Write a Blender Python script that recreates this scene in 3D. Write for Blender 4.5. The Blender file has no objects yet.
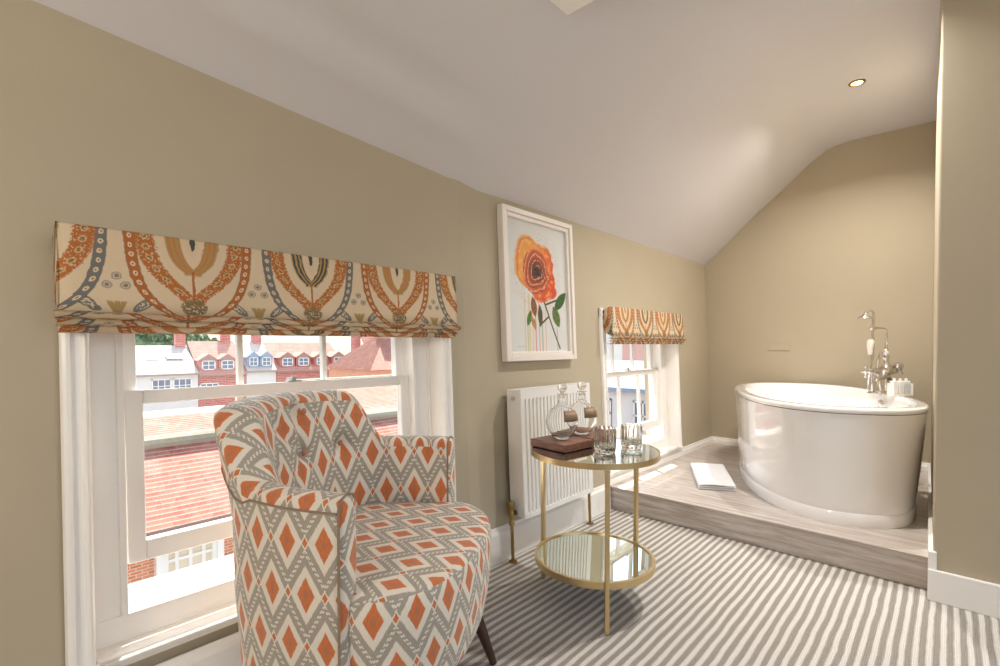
import bpy, bmesh, math, random
from mathutils import Vector, Matrix
random.seed(7)
PI = math.pi
scene = bpy.context.scene
COL = scene.collection
LEAN = math.radians(-2.7)          # the old window wall leans outwards towards its top

# ------------------------------------------------------------------ node helpers
class E:
    """tiny expression wrapper that builds Math nodes"""
    def __init__(s, nt, v): s.nt = nt; s.v = v
    def _m(s, op, *a, clamp=False):
        n = s.nt.nodes.new('ShaderNodeMath'); n.operation = op; n.use_clamp = clamp
        for i, x in enumerate(a):
            x = x.v if isinstance(x, E) else x
            if isinstance(x, (int, float)): n.inputs[i].default_value = x
            else: s.nt.links.new(x, n.inputs[i])
        return E(s.nt, n.outputs[0])
    def __add__(s, o): return s._m('ADD', s, o)
    __radd__ = __add__
    def __sub__(s, o): return s._m('SUBTRACT', s, o)
    def __rsub__(s, o): return s._m('SUBTRACT', o, s)
    def __mul__(s, o): return s._m('MULTIPLY', s, o)
    __rmul__ = __mul__
    def __truediv__(s, o): return s._m('DIVIDE', s, o)
    def __rtruediv__(s, o): return s._m('DIVIDE', o, s)
    def __neg__(s): return s._m('MULTIPLY', s, -1)
    def abs(s): return s._m('ABSOLUTE', s)
    def floor(s): return s._m('FLOOR', s)
    def fract(s): return s._m('FRACT', s)
    def sin(s): return s._m('SINE', s)
    def exp(s): return s._m('EXPONENT', s)
    def sqrt(s): return s._m('SQRT', s)
    def lt(s, o): return s._m('LESS_THAN', s, o)
    def gt(s, o): return s._m('GREATER_THAN', s, o)
    def min(s, o): return s._m('MINIMUM', s, o)
    def max(s, o): return s._m('MAXIMUM', s, o)
    def mod(s, o): return s._m('FLOORED_MODULO', s, o)
    def atan2(s, o): return s._m('ARCTAN2', s, o)
    def pw(s, o): return s._m('POWER', s, o)

def smooth(x, a, b):
    n = x.nt.nodes.new('ShaderNodeMapRange'); n.interpolation_type = 'SMOOTHSTEP'
    x.nt.links.new(x.v, n.inputs[0]); n.inputs[1].default_value = a; n.inputs[2].default_value = b
    n.inputs[3].default_value = 0; n.inputs[4].default_value = 1
    return E(x.nt, n.outputs[0])
def below(x, t, w):               # 1 where x < t, soft edge w
    n = x.nt.nodes.new('ShaderNodeMapRange'); n.interpolation_type = 'SMOOTHSTEP'
    x.nt.links.new(x.v, n.inputs[0]); n.inputs[1].default_value = t - w; n.inputs[2].default_value = t + w
    n.inputs[3].default_value = 1; n.inputs[4].default_value = 0
    return E(x.nt, n.outputs[0])
def srgb(r, g, b):
    def c(x):
        x /= 255.0
        return x / 12.92 if x <= .04045 else ((x + .055) / 1.055) ** 2.4
    return (c(r), c(g), c(b), 1)
def mixc(nt, fac, a, b):
    n = nt.nodes.new('ShaderNodeMix'); n.data_type = 'RGBA'
    f = fac.v if isinstance(fac, E) else fac
    if isinstance(f, (int, float)): n.inputs[0].default_value = f
    else: nt.links.new(f, n.inputs[0])
    for k, x in ((6, a), (7, b)):
        if isinstance(x, tuple): n.inputs[k].default_value = x
        else: nt.links.new(x, n.inputs[k])
    return n.outputs[2]
def coords(nt, kind='Object'):
    t = nt.nodes.new('ShaderNodeTexCoord'); s = nt.nodes.new('ShaderNodeSeparateXYZ')
    nt.links.new(t.outputs[kind], s.inputs[0])
    return E(nt, s.outputs[0]), E(nt, s.outputs[1]), E(nt, s.outputs[2])
def comb(nt, x, y, z=0):
    n = nt.nodes.new('ShaderNodeCombineXYZ')
    for i, q in enumerate((x, y, z)):
        q = q.v if isinstance(q, E) else q
        if isinstance(q, (int, float)): n.inputs[i].default_value = q
        else: nt.links.new(q, n.inputs[i])
    return n.outputs[0]
def noise(nt, vec, scale, detail=3, rough=.5, dist=0):
    n = nt.nodes.new('ShaderNodeTexNoise'); n.inputs['Scale'].default_value = scale
    n.inputs['Detail'].default_value = detail; n.inputs['Roughness'].default_value = rough
    n.inputs['Distortion'].default_value = dist
    if vec is not None: nt.links.new(vec, n.inputs['Vector'])
    return E(nt, n.outputs[0])
def bump(nt, h, strength=.3, dist=.01):
    n = nt.nodes.new('ShaderNodeBump'); n.inputs['Strength'].default_value = strength
    n.inputs['Distance'].default_value = dist
    nt.links.new(h.v, n.inputs['Height']); return n.outputs[0]
MATS = {}
def newmat(name):
    m = bpy.data.materials.new(name); m.use_nodes = True
    nt = m.node_tree; b = nt.nodes['Principled BSDF']; MATS[name] = m
    return m, nt, b
def setc(nt, b, c):
    if isinstance(c, tuple): b.inputs['Base Color'].default_value = c
    else: nt.links.new(c, b.inputs['Base Color'])
def plain(name, col, rough=.5, metal=0, bumpamt=0, bscale=80, coat=0, var=.0, spec=.5):
    m, nt, b = newmat(name)
    b.inputs['Roughness'].default_value = rough; b.inputs['Metallic'].default_value = metal
    b.inputs['Coat Weight'].default_value = coat; b.inputs['Coat Roughness'].default_value = .05
    b.inputs['Specular IOR Level'].default_value = spec
    t = nt.nodes.new('ShaderNodeTexCoord')
    if var:
        n = noise(nt, t.outputs['Object'], bscale * .1, 4)
        d = tuple(max(0, c * (1 - var)) for c in col[:3]) + (1,)
        setc(nt, b, mixc(nt, smooth(n, .3, .7), d, col))
    else: setc(nt, b, col)
    if bumpamt:
        nt.links.new(bump(nt, noise(nt, t.outputs['Object'], bscale, 3), bumpamt, .004), b.inputs['Normal'])
    return m

# ------------------------------------------------------------------ materials
WALLC = srgb(187, 175, 152)
M_wall = plain('beige_wall_paint', WALLC, .75, bumpamt=.12, bscale=30, var=.03, spec=.25)
M_ceil = plain('white_ceiling_paint', srgb(214, 210, 210), .75, bumpamt=.1, bscale=12, var=.02, spec=.3)
M_white = plain('white_gloss_paint', srgb(246, 243, 238), .35, bumpamt=.05, bscale=40)
M_whitef = plain('white_frame_lacquer', srgb(236, 228, 220), .35)
M_rad = plain('radiator_enamel', srgb(240, 238, 234), .3)
M_tub = plain('white_bath_enamel', srgb(248, 247, 247), .12, coat=1.0)
M_seal = plain('dark_joint', srgb(90, 84, 80), .6)
M_gold = plain('brushed_gold', srgb(214, 192, 146), .3, 1, bumpamt=.05, bscale=200)
M_brass = plain('aged_brass', srgb(160, 130, 84), .35, 1)
M_chrome = plain('chrome', srgb(225, 222, 218), .08, 1)
M_mirror = plain('mirror_glass', srgb(214, 220, 212), .015, 1)
M_ceramic = plain('white_ceramic', srgb(240, 236, 228), .2, coat=.5)
M_towel = plain('towel_terry', srgb(244, 243, 242), .95, bumpamt=.9, bscale=350, spec=.1)
M_legwood = plain('dark_leg_wood', srgb(62, 36, 26), .35, bumpamt=.1)
M_plate = plain('label_metal', srgb(150, 124, 98), .55, .2)
M_rail = plain('metal_grey', srgb(170, 170, 168), .4, .8)
M_far_white = plain('white_render', srgb(232, 230, 226), .85, bumpamt=.2, bscale=8, var=.06)
M_grey_blue = plain('slate_blue', srgb(150, 165, 190), .7, var=.1)
M_lead = plain('mossy_lead', srgb(176, 168, 150), .9, bumpamt=.8, bscale=6, var=.3)
M_farglass = plain('far_window_glass', srgb(120, 135, 155), .15)
M_curtain = plain('far_curtain', srgb(232, 220, 196), .8)
M_ground = plain('ground', srgb(150, 148, 144), .9, var=.2, bscale=3)
M_pinkwall = plain('pink_brick_far', srgb(198, 128, 118), .85, var=.15, bscale=10)

def m_glass(name, tint=(.97, .98, .97, 1)):
    m, nt, b = newmat(name); nt.nodes.remove(b)
    out = [n for n in nt.nodes if n.type == 'OUTPUT_MATERIAL'][0]
    tr = nt.nodes.new('ShaderNodeBsdfTransparent'); tr.inputs[0].default_value = tint
    gl = nt.nodes.new('ShaderNodeBsdfGlossy'); gl.inputs['Roughness'].default_value = .01
    ge = nt.nodes.new('ShaderNodeNewGeometry'); dp = nt.nodes.new('ShaderNodeVectorMath'); dp.operation = 'DOT_PRODUCT'
    nt.links.new(ge.outputs['Normal'], dp.inputs[0]); nt.links.new(ge.outputs['Incoming'], dp.inputs[1])
    fre = (1 - E(nt, dp.outputs['Value']).abs()).max(0).pw(5) * .5 + .03
    mx = nt.nodes.new('ShaderNodeMixShader')
    nt.links.new(fre.v, mx.inputs[0]); nt.links.new(tr.outputs[0], mx.inputs[1])
    nt.links.new(gl.outputs[0], mx.inputs[2]); nt.links.new(mx.outputs[0], out.inputs[0])
    return m
M_pane = m_glass('window_pane')
def m_crystal():
    m, nt, b = newmat('clear_crystal')
    b.inputs['Base Color'].default_value = (1, 1, 1, 1); b.inputs['Roughness'].default_value = 0.0
    b.inputs['Transmission Weight'].default_value = 1; b.inputs['IOR'].default_value = 1.36
    return m
M_crystal = m_crystal()

def m_carpet():
    m, nt, b = newmat('striped_loop_carpet')
    x, y, z = coords(nt)
    n1 = noise(nt, comb(nt, x, y * .6), 9, 2)
    xs = x + (n1 - .5) * .012
    ph = (xs / .0363 + .1).fract()
    tri = (ph - .5).abs() * 2
    t = nt.nodes.new('ShaderNodeTexCoord')
    n2 = noise(nt, t.outputs['Object'], 260, 2)
    s = smooth(tri + (n2 - .5) * .7, .34, .66)
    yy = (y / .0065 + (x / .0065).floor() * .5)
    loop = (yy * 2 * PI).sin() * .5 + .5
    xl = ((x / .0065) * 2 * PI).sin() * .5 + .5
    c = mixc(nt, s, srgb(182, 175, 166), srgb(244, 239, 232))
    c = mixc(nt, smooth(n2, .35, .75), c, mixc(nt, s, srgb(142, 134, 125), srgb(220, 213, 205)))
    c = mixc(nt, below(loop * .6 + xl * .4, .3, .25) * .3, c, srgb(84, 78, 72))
    setc(nt, b, c); b.inputs['Roughness'].default_value = .95; b.inputs['Specular IOR Level'].default_value = .1
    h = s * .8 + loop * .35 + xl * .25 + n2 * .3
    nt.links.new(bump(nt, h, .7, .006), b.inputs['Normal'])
    return m
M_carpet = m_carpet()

def m_vinyl():
    m, nt, b = newmat('grey_oak_plank')
    x, y, z = coords(nt)
    yp = (y / .15); row = yp.floor()
    xp = x / 1.1 + row * .37; idx = xp.floor()
    rnd = ((row * 12.9898 + idx * 78.233).sin() * 43758.5).fract()
    g = noise(nt, comb(nt, x * 1.2 + row * 3.1, y * 16, z * 16), 3.0, 6, .62, .4)
    g2 = noise(nt, comb(nt, x * 3, y * 60, z * 60), 4.0, 3)
    c = mixc(nt, smooth(g, .3, .72), srgb(216, 209, 202), srgb(170, 156, 146))
    c = mixc(nt, smooth(g2, .45, .8) * .5, c, srgb(136, 120, 110))
    c = mixc(nt, rnd * .35, c, srgb(190, 176, 162))
    e = (yp.fract() - .5).abs().gt(.492)
    c = mixc(nt, e * .5, c, srgb(110, 98, 90))
    setc(nt, b, c); b.inputs['Roughness'].default_value = .32
    nt.links.new(bump(nt, g2, .15, .002), b.inputs['Normal'])
    return m
M_vinyl = m_vinyl()

def m_ikat():
    m, nt, b = newmat('ikat_diamond_fabric')
    u, v, _ = coords(nt, 'UV')
    tc = nt.nodes.new('ShaderNodeTexCoord')
    nz = noise(nt, comb(nt, u * 220, v * 18), 1.0, 3, .7)
    fz = noise(nt, comb(nt, u * 450, v * 60), 1.0, 1)
    W, H = .105, .25
    v2 = v + (nz - .5) * .012
    U = u / W; V = v2 / H
    def cell(dx, dy):
        fu = ((U + dx + .5).fract() - .5).abs(); fv = ((V + dy + .5).fract() - .5).abs()
        return fu, fv
    a = cell(0, 0); c2 = cell(.5, .5)
    D1 = (a[0] + a[1]) * 2; D2 = (c2[0] + c2[1]) * 2
    use1 = D1.lt(D2)
    D = D1.min(D2)
    fu = use1 * a[0] + (1 - use1) * c2[0]; fv = use1 * a[1] + (1 - use1) * c2[1]
    DO = fu / .235 + fv / .175
    t2 = V * 2; rw = t2.floor(); t = t2 - rw
    tri = ((U + rw * .5 + .5).fract() - .5).abs() * 2
    dz = (t - (.5 + .33 * (1 - 2 * tri))).abs()
    s1 = cell(.5, 0); s2 = cell(0, .5)
    S = ((s1[0] / .072 + s1[1] / .050)).min(s2[0] / .072 + s2[1] / .050)
    cream = mixc(nt, fz, srgb(224, 214, 198), srgb(238, 231, 219))
    grey = mixc(nt, fz, srgb(148, 141, 128), srgb(184, 176, 162))
    orange = mixc(nt, fz, srgb(188, 96, 48), srgb(220, 136, 84))
    c = mixc(nt, below(dz, .255, .025), cream, grey)
    dash = ((dz - .035).abs().lt(.028)) * ((V * 20).fract().lt(.55))
    c = mixc(nt, dash * .85, c, srgb(238, 232, 220))
    c = mixc(nt, below(S, 1.55, .1), c, cream)
    c = mixc(nt, below(S, 1.0, .12), c, orange)
    c = mixc(nt, below(DO, 1.0, .07), c, orange)
    c = mixc(nt, below(fu / .07 + fv / .06, 1.0, .5) * .5, c, srgb(150, 120, 104))
    setc(nt, b, c); b.inputs['Roughness'].default_value = .75; b.inputs['Sheen Weight'].default_value = .25
    b.inputs['Specular IOR Level'].default_value = .3
    nt.links.new(bump(nt, noise(nt, comb(nt, u * 900, v * 900), 1, 1), .12, .001), b.inputs['Normal'])
    return m
M_ikat = m_ikat()
M_piping = plain('taupe_piping_cord', srgb(150, 128, 106), .8)

def m_blind(name, transl, soft=1.0, P=.365, C0=.437):
    """suzani / ogee print; uv in metres, v counted from the lowest flat fold"""
    m, nt, b = newmat(name)
    u, v, _ = coords(nt, 'UV')
    nz = noise(nt, comb(nt, u, v), 60, 2); nz2 = noise(nt, comb(nt, u, v), 150, 2)
    k = .365 / P
    p = (u + (nz - .5) * .008 - C0) / P + .5
    i = p.floor(); q = (p - i - .5) * .365; aq = q.abs()
    odd = (i.abs() * .5).fract().gt(.25)
    vv = v * k + (nz - .5) * .006
    cream = srgb(220, 198, 166); rust = srgb(180, 110, 62); blue = srgb(120, 120, 116)
    gold = srgb(176, 148, 98); dark = srgb(82, 80, 76)
    bandc = mixc(nt, odd, rust, blue)
    c = mixc(nt, nz2 * .3, cream, srgb(236, 218, 190))
    # bottom sprouts / leaves between the ogees
    r = .1825 - aq
    sp = ((r - vv * .45).abs() / .007).min(r / .006)
    c = mixc(nt, below(sp, 1, .3) * below(vv, .036, .004), c, gold)
    lx = (r - .062) * .8 + (vv - .030) * .6; ly = (vv - .030) * .8 - (r - .062) * .6
    lf = ((lx / .034).pw(2) + (ly / .012).pw(2))
    c = mixc(nt, below(lf, 1, .15), c, blue)
    c = mixc(nt, below(lf, .45, .2) * nz2.gt(.5), c, cream)
    for (cr, cv) in ((.0, .105), (.020, .080)):
        rr = (((r - cr) / .0115).pw(2) + ((vv - cv) / .010).pw(2))
        c = mixc(nt, below((rr - .8).abs(), .35, .15) * .8, c, srgb(150, 148, 140))
        c = mixc(nt, below(rr, .25, .1), c, srgb(150, 128, 100))
    # ogee band with chain
    bo = .155 - .105 * ((-vv / .06).exp())
    db = (aq - bo).abs()
    dots = ((vv / .026).fract() - .5).abs()
    c = mixc(nt, below(db, .0130, .0015), c, bandc)
    c = mixc(nt, below(db, .0145, .0012) * (1 - below(db, .0118, .0012)) * .5, c, dark)
    c = mixc(nt, below((db / .006).pw(2) + (dots / .28).pw(2), 1, .15), c, cream)
    c = mixc(nt, below((db / .0022).pw(2) + (dots / .1).pw(2), 1, .2), c, rust)
    # inner feathered leaf
    lo = .122 * (1 - (-(((vv - .03).max(0) / .085).pw(1.6))).exp())
    dl = (aq - lo).abs()
    up = smooth(vv, .030, .036)
    wv = nz2 * .022 - .006
    c = mixc(nt, below(dl - wv, .018, .003) * up, c, srgb(182, 112, 60))
    fl = ((vv / .030).fract() - .5).abs() / .32
    rr = fl.pw(2) + (dl / .009).pw(2)
    c = mixc(nt, below(rr, 1, .15) * up * .8, c, srgb(214, 178, 128))
    c = mixc(nt, below(rr, .35, .15) * up, c, srgb(140, 118, 80))
    c = mixc(nt, below(dl, .020, .004) * up * nz2.gt(.60) * .8, c, cream)
    # central flower
    fx = aq - .004 - .050 * (1 - (-(vv - .13).max(0) / .035).exp())
    fw = below((fx + nz * .01 - .005).abs(), .019, .003) * smooth(vv, .118, .128)
    c = mixc(nt, fw, c, mixc(nt, ((fx / .014).fract().gt(.5)), gold, mixc(nt, odd, srgb(196, 130, 80), dark)))
    c = mixc(nt, below((aq / .015).pw(2) + ((vv - .235) / .065).pw(2), 1, .12), c, cream)
    c = mixc(nt, below((aq / .007).pw(2) + ((vv - .225) / .028).pw(2), 1, .2), c, dark)
    c = mixc(nt, below(aq + (nz - .5) * .004, .0035, .0015) * smooth(vv, .045, .05) * below(vv, .135, .003), c, rust)
    # ornament under the leaves
    on_ = ((aq / .034).pw(2) + ((vv - .028) / .026).pw(2))
    c = mixc(nt, below(on_, 1, .2) * nz2.gt(.44), c, mixc(nt, nz, dark, gold))
    setc(nt, b, c); b.inputs['Roughness'].default_value = .8; b.inputs['Specular IOR Level'].default_value = .15
    nt.links.new(bump(nt, noise(nt, comb(nt, u * 700, v * 700), 1, 1), .1, .001), b.inputs['Normal'])
    if transl:
        out = [n for n in nt.nodes if n.type == 'OUTPUT_MATERIAL'][0]
        tl = nt.nodes.new('ShaderNodeBsdfTranslucent'); nt.links.new(c, tl.inputs[0])
        mx = nt.nodes.new('ShaderNodeMixShader'); mx.inputs[0].default_value = transl
        nt.links.new(b.outputs[0], mx.inputs[1]); nt.links.new(tl.outputs[0], mx.inputs[2])
        nt.links.new(mx.outputs[0], out.inputs[0])
    return m

def m_tiles(name, ca, cb, rowh=.16, colw=.2, mortar=None):
    """clay tile rows on a roof, generated from uv (u along the eave, v up the slope)"""
    m, nt, b = newmat(name)
    u, v, _ = coords(nt, 'UV')
    nz = noise(nt, comb(nt, u, v), 1.5, 3)
    vv = v / rowh + (noise(nt, comb(nt, u, v), .8, 2) - .5) * .5; row = vv.floor(); fv = vv.fract()
    uu = u / colw + row * .5; col = uu.floor()
    rnd = ((row * 12.9898 + col * 78.233).sin() * 43758.5).fract()
    c = mixc(nt, rnd * .6 + .1, ca, cb)
    c = mixc(nt, smooth(nz, .45, .7) * .2, c, srgb(190, 172, 162))
    c = mixc(nt, below(fv, .25, .15) * .6, c, srgb(198, 168, 156))
    c = mixc(nt, ((uu.fract() - .5).abs().gt(.46)) * .4, c, srgb(130, 106, 98))
    setc(nt, b, c); b.inputs['Roughness'].default_value = .85
    nt.links.new(bump(nt, fv + rnd * .4, 1, .03), b.inputs['Normal'])
    return m
M_tile = m_tiles('clay_roof_tiles', srgb(140, 74, 60), srgb(172, 114, 98), .068, .15)
M_tile_pale = m_tiles('pale_roof_tiles', srgb(188, 182, 178), srgb(208, 202, 198), .3, .3)
M_tile_pink = m_tiles('pink_roof_tiles', srgb(190, 128, 114), srgb(206, 150, 136), .3, .3)
M_tile_red = m_tiles('red_roof_tiles', srgb(176, 100, 90), srgb(196, 130, 118), .3, .3)
def m_brick(name, c1, c2, mortar, s=1.0):
    m, nt, b = newmat(name)
    u, v, _ = coords(nt, 'UV')
    n = nt.nodes.new('ShaderNodeTexBrick')
    nt.links.new(comb(nt, u, v), n.inputs['Vector'])
    n.inputs['Scale'].default_value = 1.0; n.inputs['Brick Width'].default_value = .225 * s
    n.inputs['Row Height'].default_value = .075 * s; n.inputs['Mortar Size'].default_value = .010 * s
    n.inputs['Color1'].default_value = c1; n.inputs['Color2'].default_value = c2; n.inputs['Mortar'].default_value = mortar
    setc(nt, b, n.outputs[0]); b.inputs['Roughness'].default_value = .9
    return m
M_brick = m_brick('orange_brick', srgb(208, 120, 82), srgb(226, 152, 116), srgb(226, 206, 186), .55)
M_brick_far = m_brick('red_brick_far', srgb(188, 104, 96), srgb(206, 130, 118), srgb(214, 170, 160), 2)

def m_walnut():
    m, nt, b = newmat('walnut_wood')
    x, y, z = coords(nt)
    g = noise(nt, comb(nt, x * 6, y * 60, z * 60), 1.2, 5, .6, .6)
    setc(nt, b, mixc(nt, smooth(g, .3, .7), srgb(158, 104, 78), srgb(104, 62, 46)))
    b.inputs['Roughness'].default_value = .35
    return m
M_walnut = m_walnut()

def m_rose():
    m, nt, b = newmat('rose_painting')
    u, v, _ = coords(nt, 'UV')                      # metres: u 0-.50, v 0-.70
    nz = noise(nt, comb(nt, u, v), 22, 3); nf = noise(nt, comb(nt, u, v), 90, 3)
    n0 = noise(nt, comb(nt, u, v), 9, 2)
    X = u - .245 + (nz - .5) * .035 + (n0 - .5) * .05; Y = v - .405 + (nf - .5) * .014 + (n0 - .5) * .04
    c = mixc(nt, nz * .5, srgb(212, 212, 208), srgb(224, 224, 222))
    # paint drips
    for (du, top, w, cc) in ((.13, .30, .004, srgb(214, 186, 120)), (.165, .30, .006, srgb(224, 190, 96)), (.19, .26, .003, srgb(236, 160, 90)),
                             (.215, .28, .005, srgb(206, 130, 120)), (.245, .27, .003, srgb(220, 90, 60)), (.27, .22, .004, srgb(130, 160, 130)),
                             (.30, .24, .003, srgb(226, 150, 110)), (.40, .26, .003, srgb(110, 160, 150)), (.15, .18, .003, srgb(150, 180, 110))):
        c = mixc(nt, below((u + (nz - .5) * .004 - du).abs(), w, .002) * v.lt(top) * .75, c, cc)
    # splashes around
    rad = (X * X + (Y * Y) * .8).sqrt()
    c = mixc(nt, nf.gt(.60) * below(rad, .21, .03) * .5, c, srgb(206, 150, 130))
    c = mixc(nt, nf.lt(.40) * below(rad, .20, .03) * .4, c, srgb(160, 170, 164))
    # stem
    def seg(ax, ay, bx, by):
        dx, dy = bx - ax, by - ay; L2 = dx * dx + dy * dy
        t = (((u - ax) * dx + (v - ay) * dy) / L2).max(0).min(1)
        px = u - ax - t * dx; py = v - ay - t * dy
        return (px * px + py * py).sqrt()
    st = seg(.275, .30, .355, .14).min(seg(.355, .14, .42, .02)).min(seg(.33, .19, .25, .14)).min(seg(.30, .25, .40, .28))
    c = mixc(nt, below(st, .0055, .0015), c, srgb(92, 78, 48))
    # leaves
    def leaf(cx, cy, ang, L, Wd, col):
        ca, sa = math.cos(ang), math.sin(ang)
        lx = (u - cx) * ca + (v - cy) * sa; ly = (v - cy) * ca - (u - cx) * sa
        t = (lx / L).abs()
        return (ly.abs() / Wd + t * t)
    for (cx, cy, an, L, Wd, col) in ((.435, .275, .75, .078, .030, srgb(64, 104, 44)), (.395, .190, 2.0, .062, .032, srgb(104, 126, 66)),
                                     (.205, .235, 1.75, .055, .024, srgb(150, 96, 60)), (.255, .19, 1.6, .06, .020, srgb(96, 84, 50)),
                                     (.165, .175, 1.2, .045, .018, srgb(88, 130, 60)), (.20, .15, 2.0, .04, .016, srgb(196, 150, 90)),
                                     (.29, .315, .3, .04, .03, srgb(74, 98, 66))):
        d = leaf(cx, cy, an, L, Wd, col)
        dk = tuple(q * .55 for q in col[:3]) + (1,)
        c = mixc(nt, below(d, 1.0, .12), c, mixc(nt, smooth(nf, .4, .6), dk, col))
    # bloom: outer petals, pointed upper-left, orange-red lower right
    ang = Y.atan2(X)
    lob = (ang * 5 + .7).sin() * .012 + (ang * 3 + 2.0).sin() * .010
    sk = ((X + Y * .30) * (X + Y * .30) * .80 + (Y - .028) * (Y - .028) * .80).sqrt() + lob
    outer = mixc(nt, smooth(X * .9 - Y * .5, -.10, .11), srgb(226, 152, 70), srgb(216, 72, 34))
    outer = mixc(nt, smooth(nz, .45, .65) * .5, outer, srgb(240, 190, 120))
    c = mixc(nt, below(sk, .150, .006), c, outer)
    c = mixc(nt, below((sk - .135).abs(), .004, .004) * .6, c, srgb(190, 80, 46))
    # concentric petals
    rr = ((X + .008) * (X + .008) * .92 + (Y - .012) * (Y - .012) * .72).sqrt()
    spir = (rr / .026 + ang / (2 * PI) + ((ang * 3).sin()) * .22 + (nz - .5) * 1.2)
    f = spir.fract()
    inner = mixc(nt, smooth(rr, .02, .10), srgb(96, 40, 34), srgb(204, 96, 56))
    inner = mixc(nt, below(f, .22, .14) * smooth(nf, .3, .6) * .8, inner, srgb(236, 184, 140))
    inner = mixc(nt, below((f - .45).abs(), .10, .10) * .7, inner, srgb(128, 44, 36))
    c = mixc(nt, below(rr, .104, .006), c, inner)
    c = mixc(nt, below(rr, .026, .006) * nf.gt(.45), c, srgb(48, 34, 34))
    # tiny signature scrawl
    c = mixc(nt, below((v - .030 - ((u * 420).sin() * .003)).abs(), .0012, .001) * u.gt(.06) * u.lt(.13) * .6, c, srgb(120, 116, 112))
    setc(nt, b, c); b.inputs['Roughness'].default_value = .6
    return m
M_rose = m_rose()
M_leafm = plain('tree_leaves', srgb(120, 148, 110), .8, var=.4, bscale=6)
M_trunk = plain('tree_trunk', srgb(96, 80, 66), .9)
def m_emit(name, col, s):
    m, nt, b = newmat(name); b.inputs['Base Color'].default_value = col
    b.inputs['Emission Color'].default_value = col; b.inputs['Emission Strength'].default_value = s
    return m
M_lamp = m_emit('lamp_glow', srgb(255, 226, 170), 8)
M_globe = m_emit('fill_globe_glow', srgb(255, 244, 230), 21)  # emission of the added fill lamp behind the camera

# ------------------------------------------------------------------ mesh helpers
def link(o, parent=None):
    COL.objects.link(o)
    if parent is not None: o.parent = parent
    return o
def obj(name, bm, mat, parent=None, smooth_=False, bevel=0, seg=2, autosmooth=None):
    me = bpy.data.meshes.new(name)
    bmesh.ops.recalc_face_normals(bm, faces=bm.faces)
    bm.to_mesh(me); bm.free()
    if isinstance(mat, (list, tuple)):
        for q in mat: me.materials.append(q)
    else: me.materials.append(mat)
    if smooth_:
        for p in me.polygons: p.use_smooth = True
    o = bpy.data.objects.new(name, me); link(o, parent)
    if bevel:
        md = o.modifiers.new('bevel', 'BEVEL'); md.width = bevel; md.segments = seg; md.limit_method = 'ANGLE'
        md.angle_limit = math.radians(40)
    if autosmooth is not None:
        me.set_sharp_from_angle(angle=math.radians(autosmooth))
    return o
def thing(name, label, cat, loc=(0, 0, 0), rot=(0, 0, 0), group=None):
    o = bpy.data.objects.new(name, None); o.empty_display_size = .05; link(o)
    o.location = loc; o.rotation_euler = rot
    tag(o, label, cat, group); return o
def tag(o, label, cat, group=None):
    o['label'] = label; o['category'] = cat
    if group: o['group'] = group
    return o
def struct(o):
    o['kind'] = 'structure'; return o
def sthing(name, rot=(0, 0, 0), loc=(0, 0, 0)):
    o = bpy.data.objects.new(name, None); o.empty_display_size = .05; link(o)
    o.rotation_euler = rot; o.location = loc; o['kind'] = 'structure'; return o
def box(bm, x0, y0, z0, x1, y1, z1):
    v = [bm.verts.new((x, y, z)) for x in (x0, x1) for y in (y0, y1) for z in (z0, z1)]
    for f in ((0, 1, 3, 2), (4, 6, 7, 5), (0, 4, 5, 1), (2, 3, 7, 6), (0, 2, 6, 4), (1, 5, 7, 3)):
        bm.faces.new([v[i] for i in f])
    return v
def prism(bm, pts, z0, z1):
    a = [bm.verts.new((p[0], p[1], z0)) for p in pts]; b_ = [bm.verts.new((p[0], p[1], z1)) for p in pts]
    n = len(pts)
    bm.faces.new(a); bm.faces.new(b_)
    for i in range(n): bm.faces.new((a[i], a[(i + 1) % n], b_[(i + 1) % n], b_[i]))
def prism_ax(bm, pts, ax, c0, c1):
    """extrude 2-D points along axis ax; pts give the two other coordinates in order"""
    def mk(p, c):
        q = list(p); q.insert(ax, c); return q
    a = [bm.verts.new(mk(p, c0)) for p in pts]; b_ = [bm.verts.new(mk(p, c1)) for p in pts]
    n = len(pts); bm.faces.new(a); bm.faces.new(b_)
    for i in range(n): bm.faces.new((a[i], a[(i + 1) % n], b_[(i + 1) % n], b_[i]))
def lathe(bm, prof, seg=32, c=(0, 0, 0), flute=None):
    rings = []
    for (r, z) in prof:
        if r < 1e-6: rings.append([bm.verts.new((c[0], c[1], c[2] + z))])
        else:
            ring = []
            for i in range(seg):
                a = 2 * PI * i / seg; rr = r * (flute(a, z) if flute else 1)
                ring.append(bm.verts.new((c[0] + rr * math.cos(a), c[1] + rr * math.sin(a), c[2] + z)))
            rings.append(ring)
    for k in range(len(rings) - 1):
        A, B = rings[k], rings[k + 1]
        for i in range(seg):
            j = (i + 1) % seg
            if len(A) == 1 and len(B) == 1: continue
            if len(A) == 1: bm.faces.new((A[0], B[j], B[i]))
            elif len(B) == 1: bm.faces.new((A[i], A[j], B[0]))
            else: bm.faces.new((A[i], A[j], B[j], B[i]))
    return rings
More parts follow.
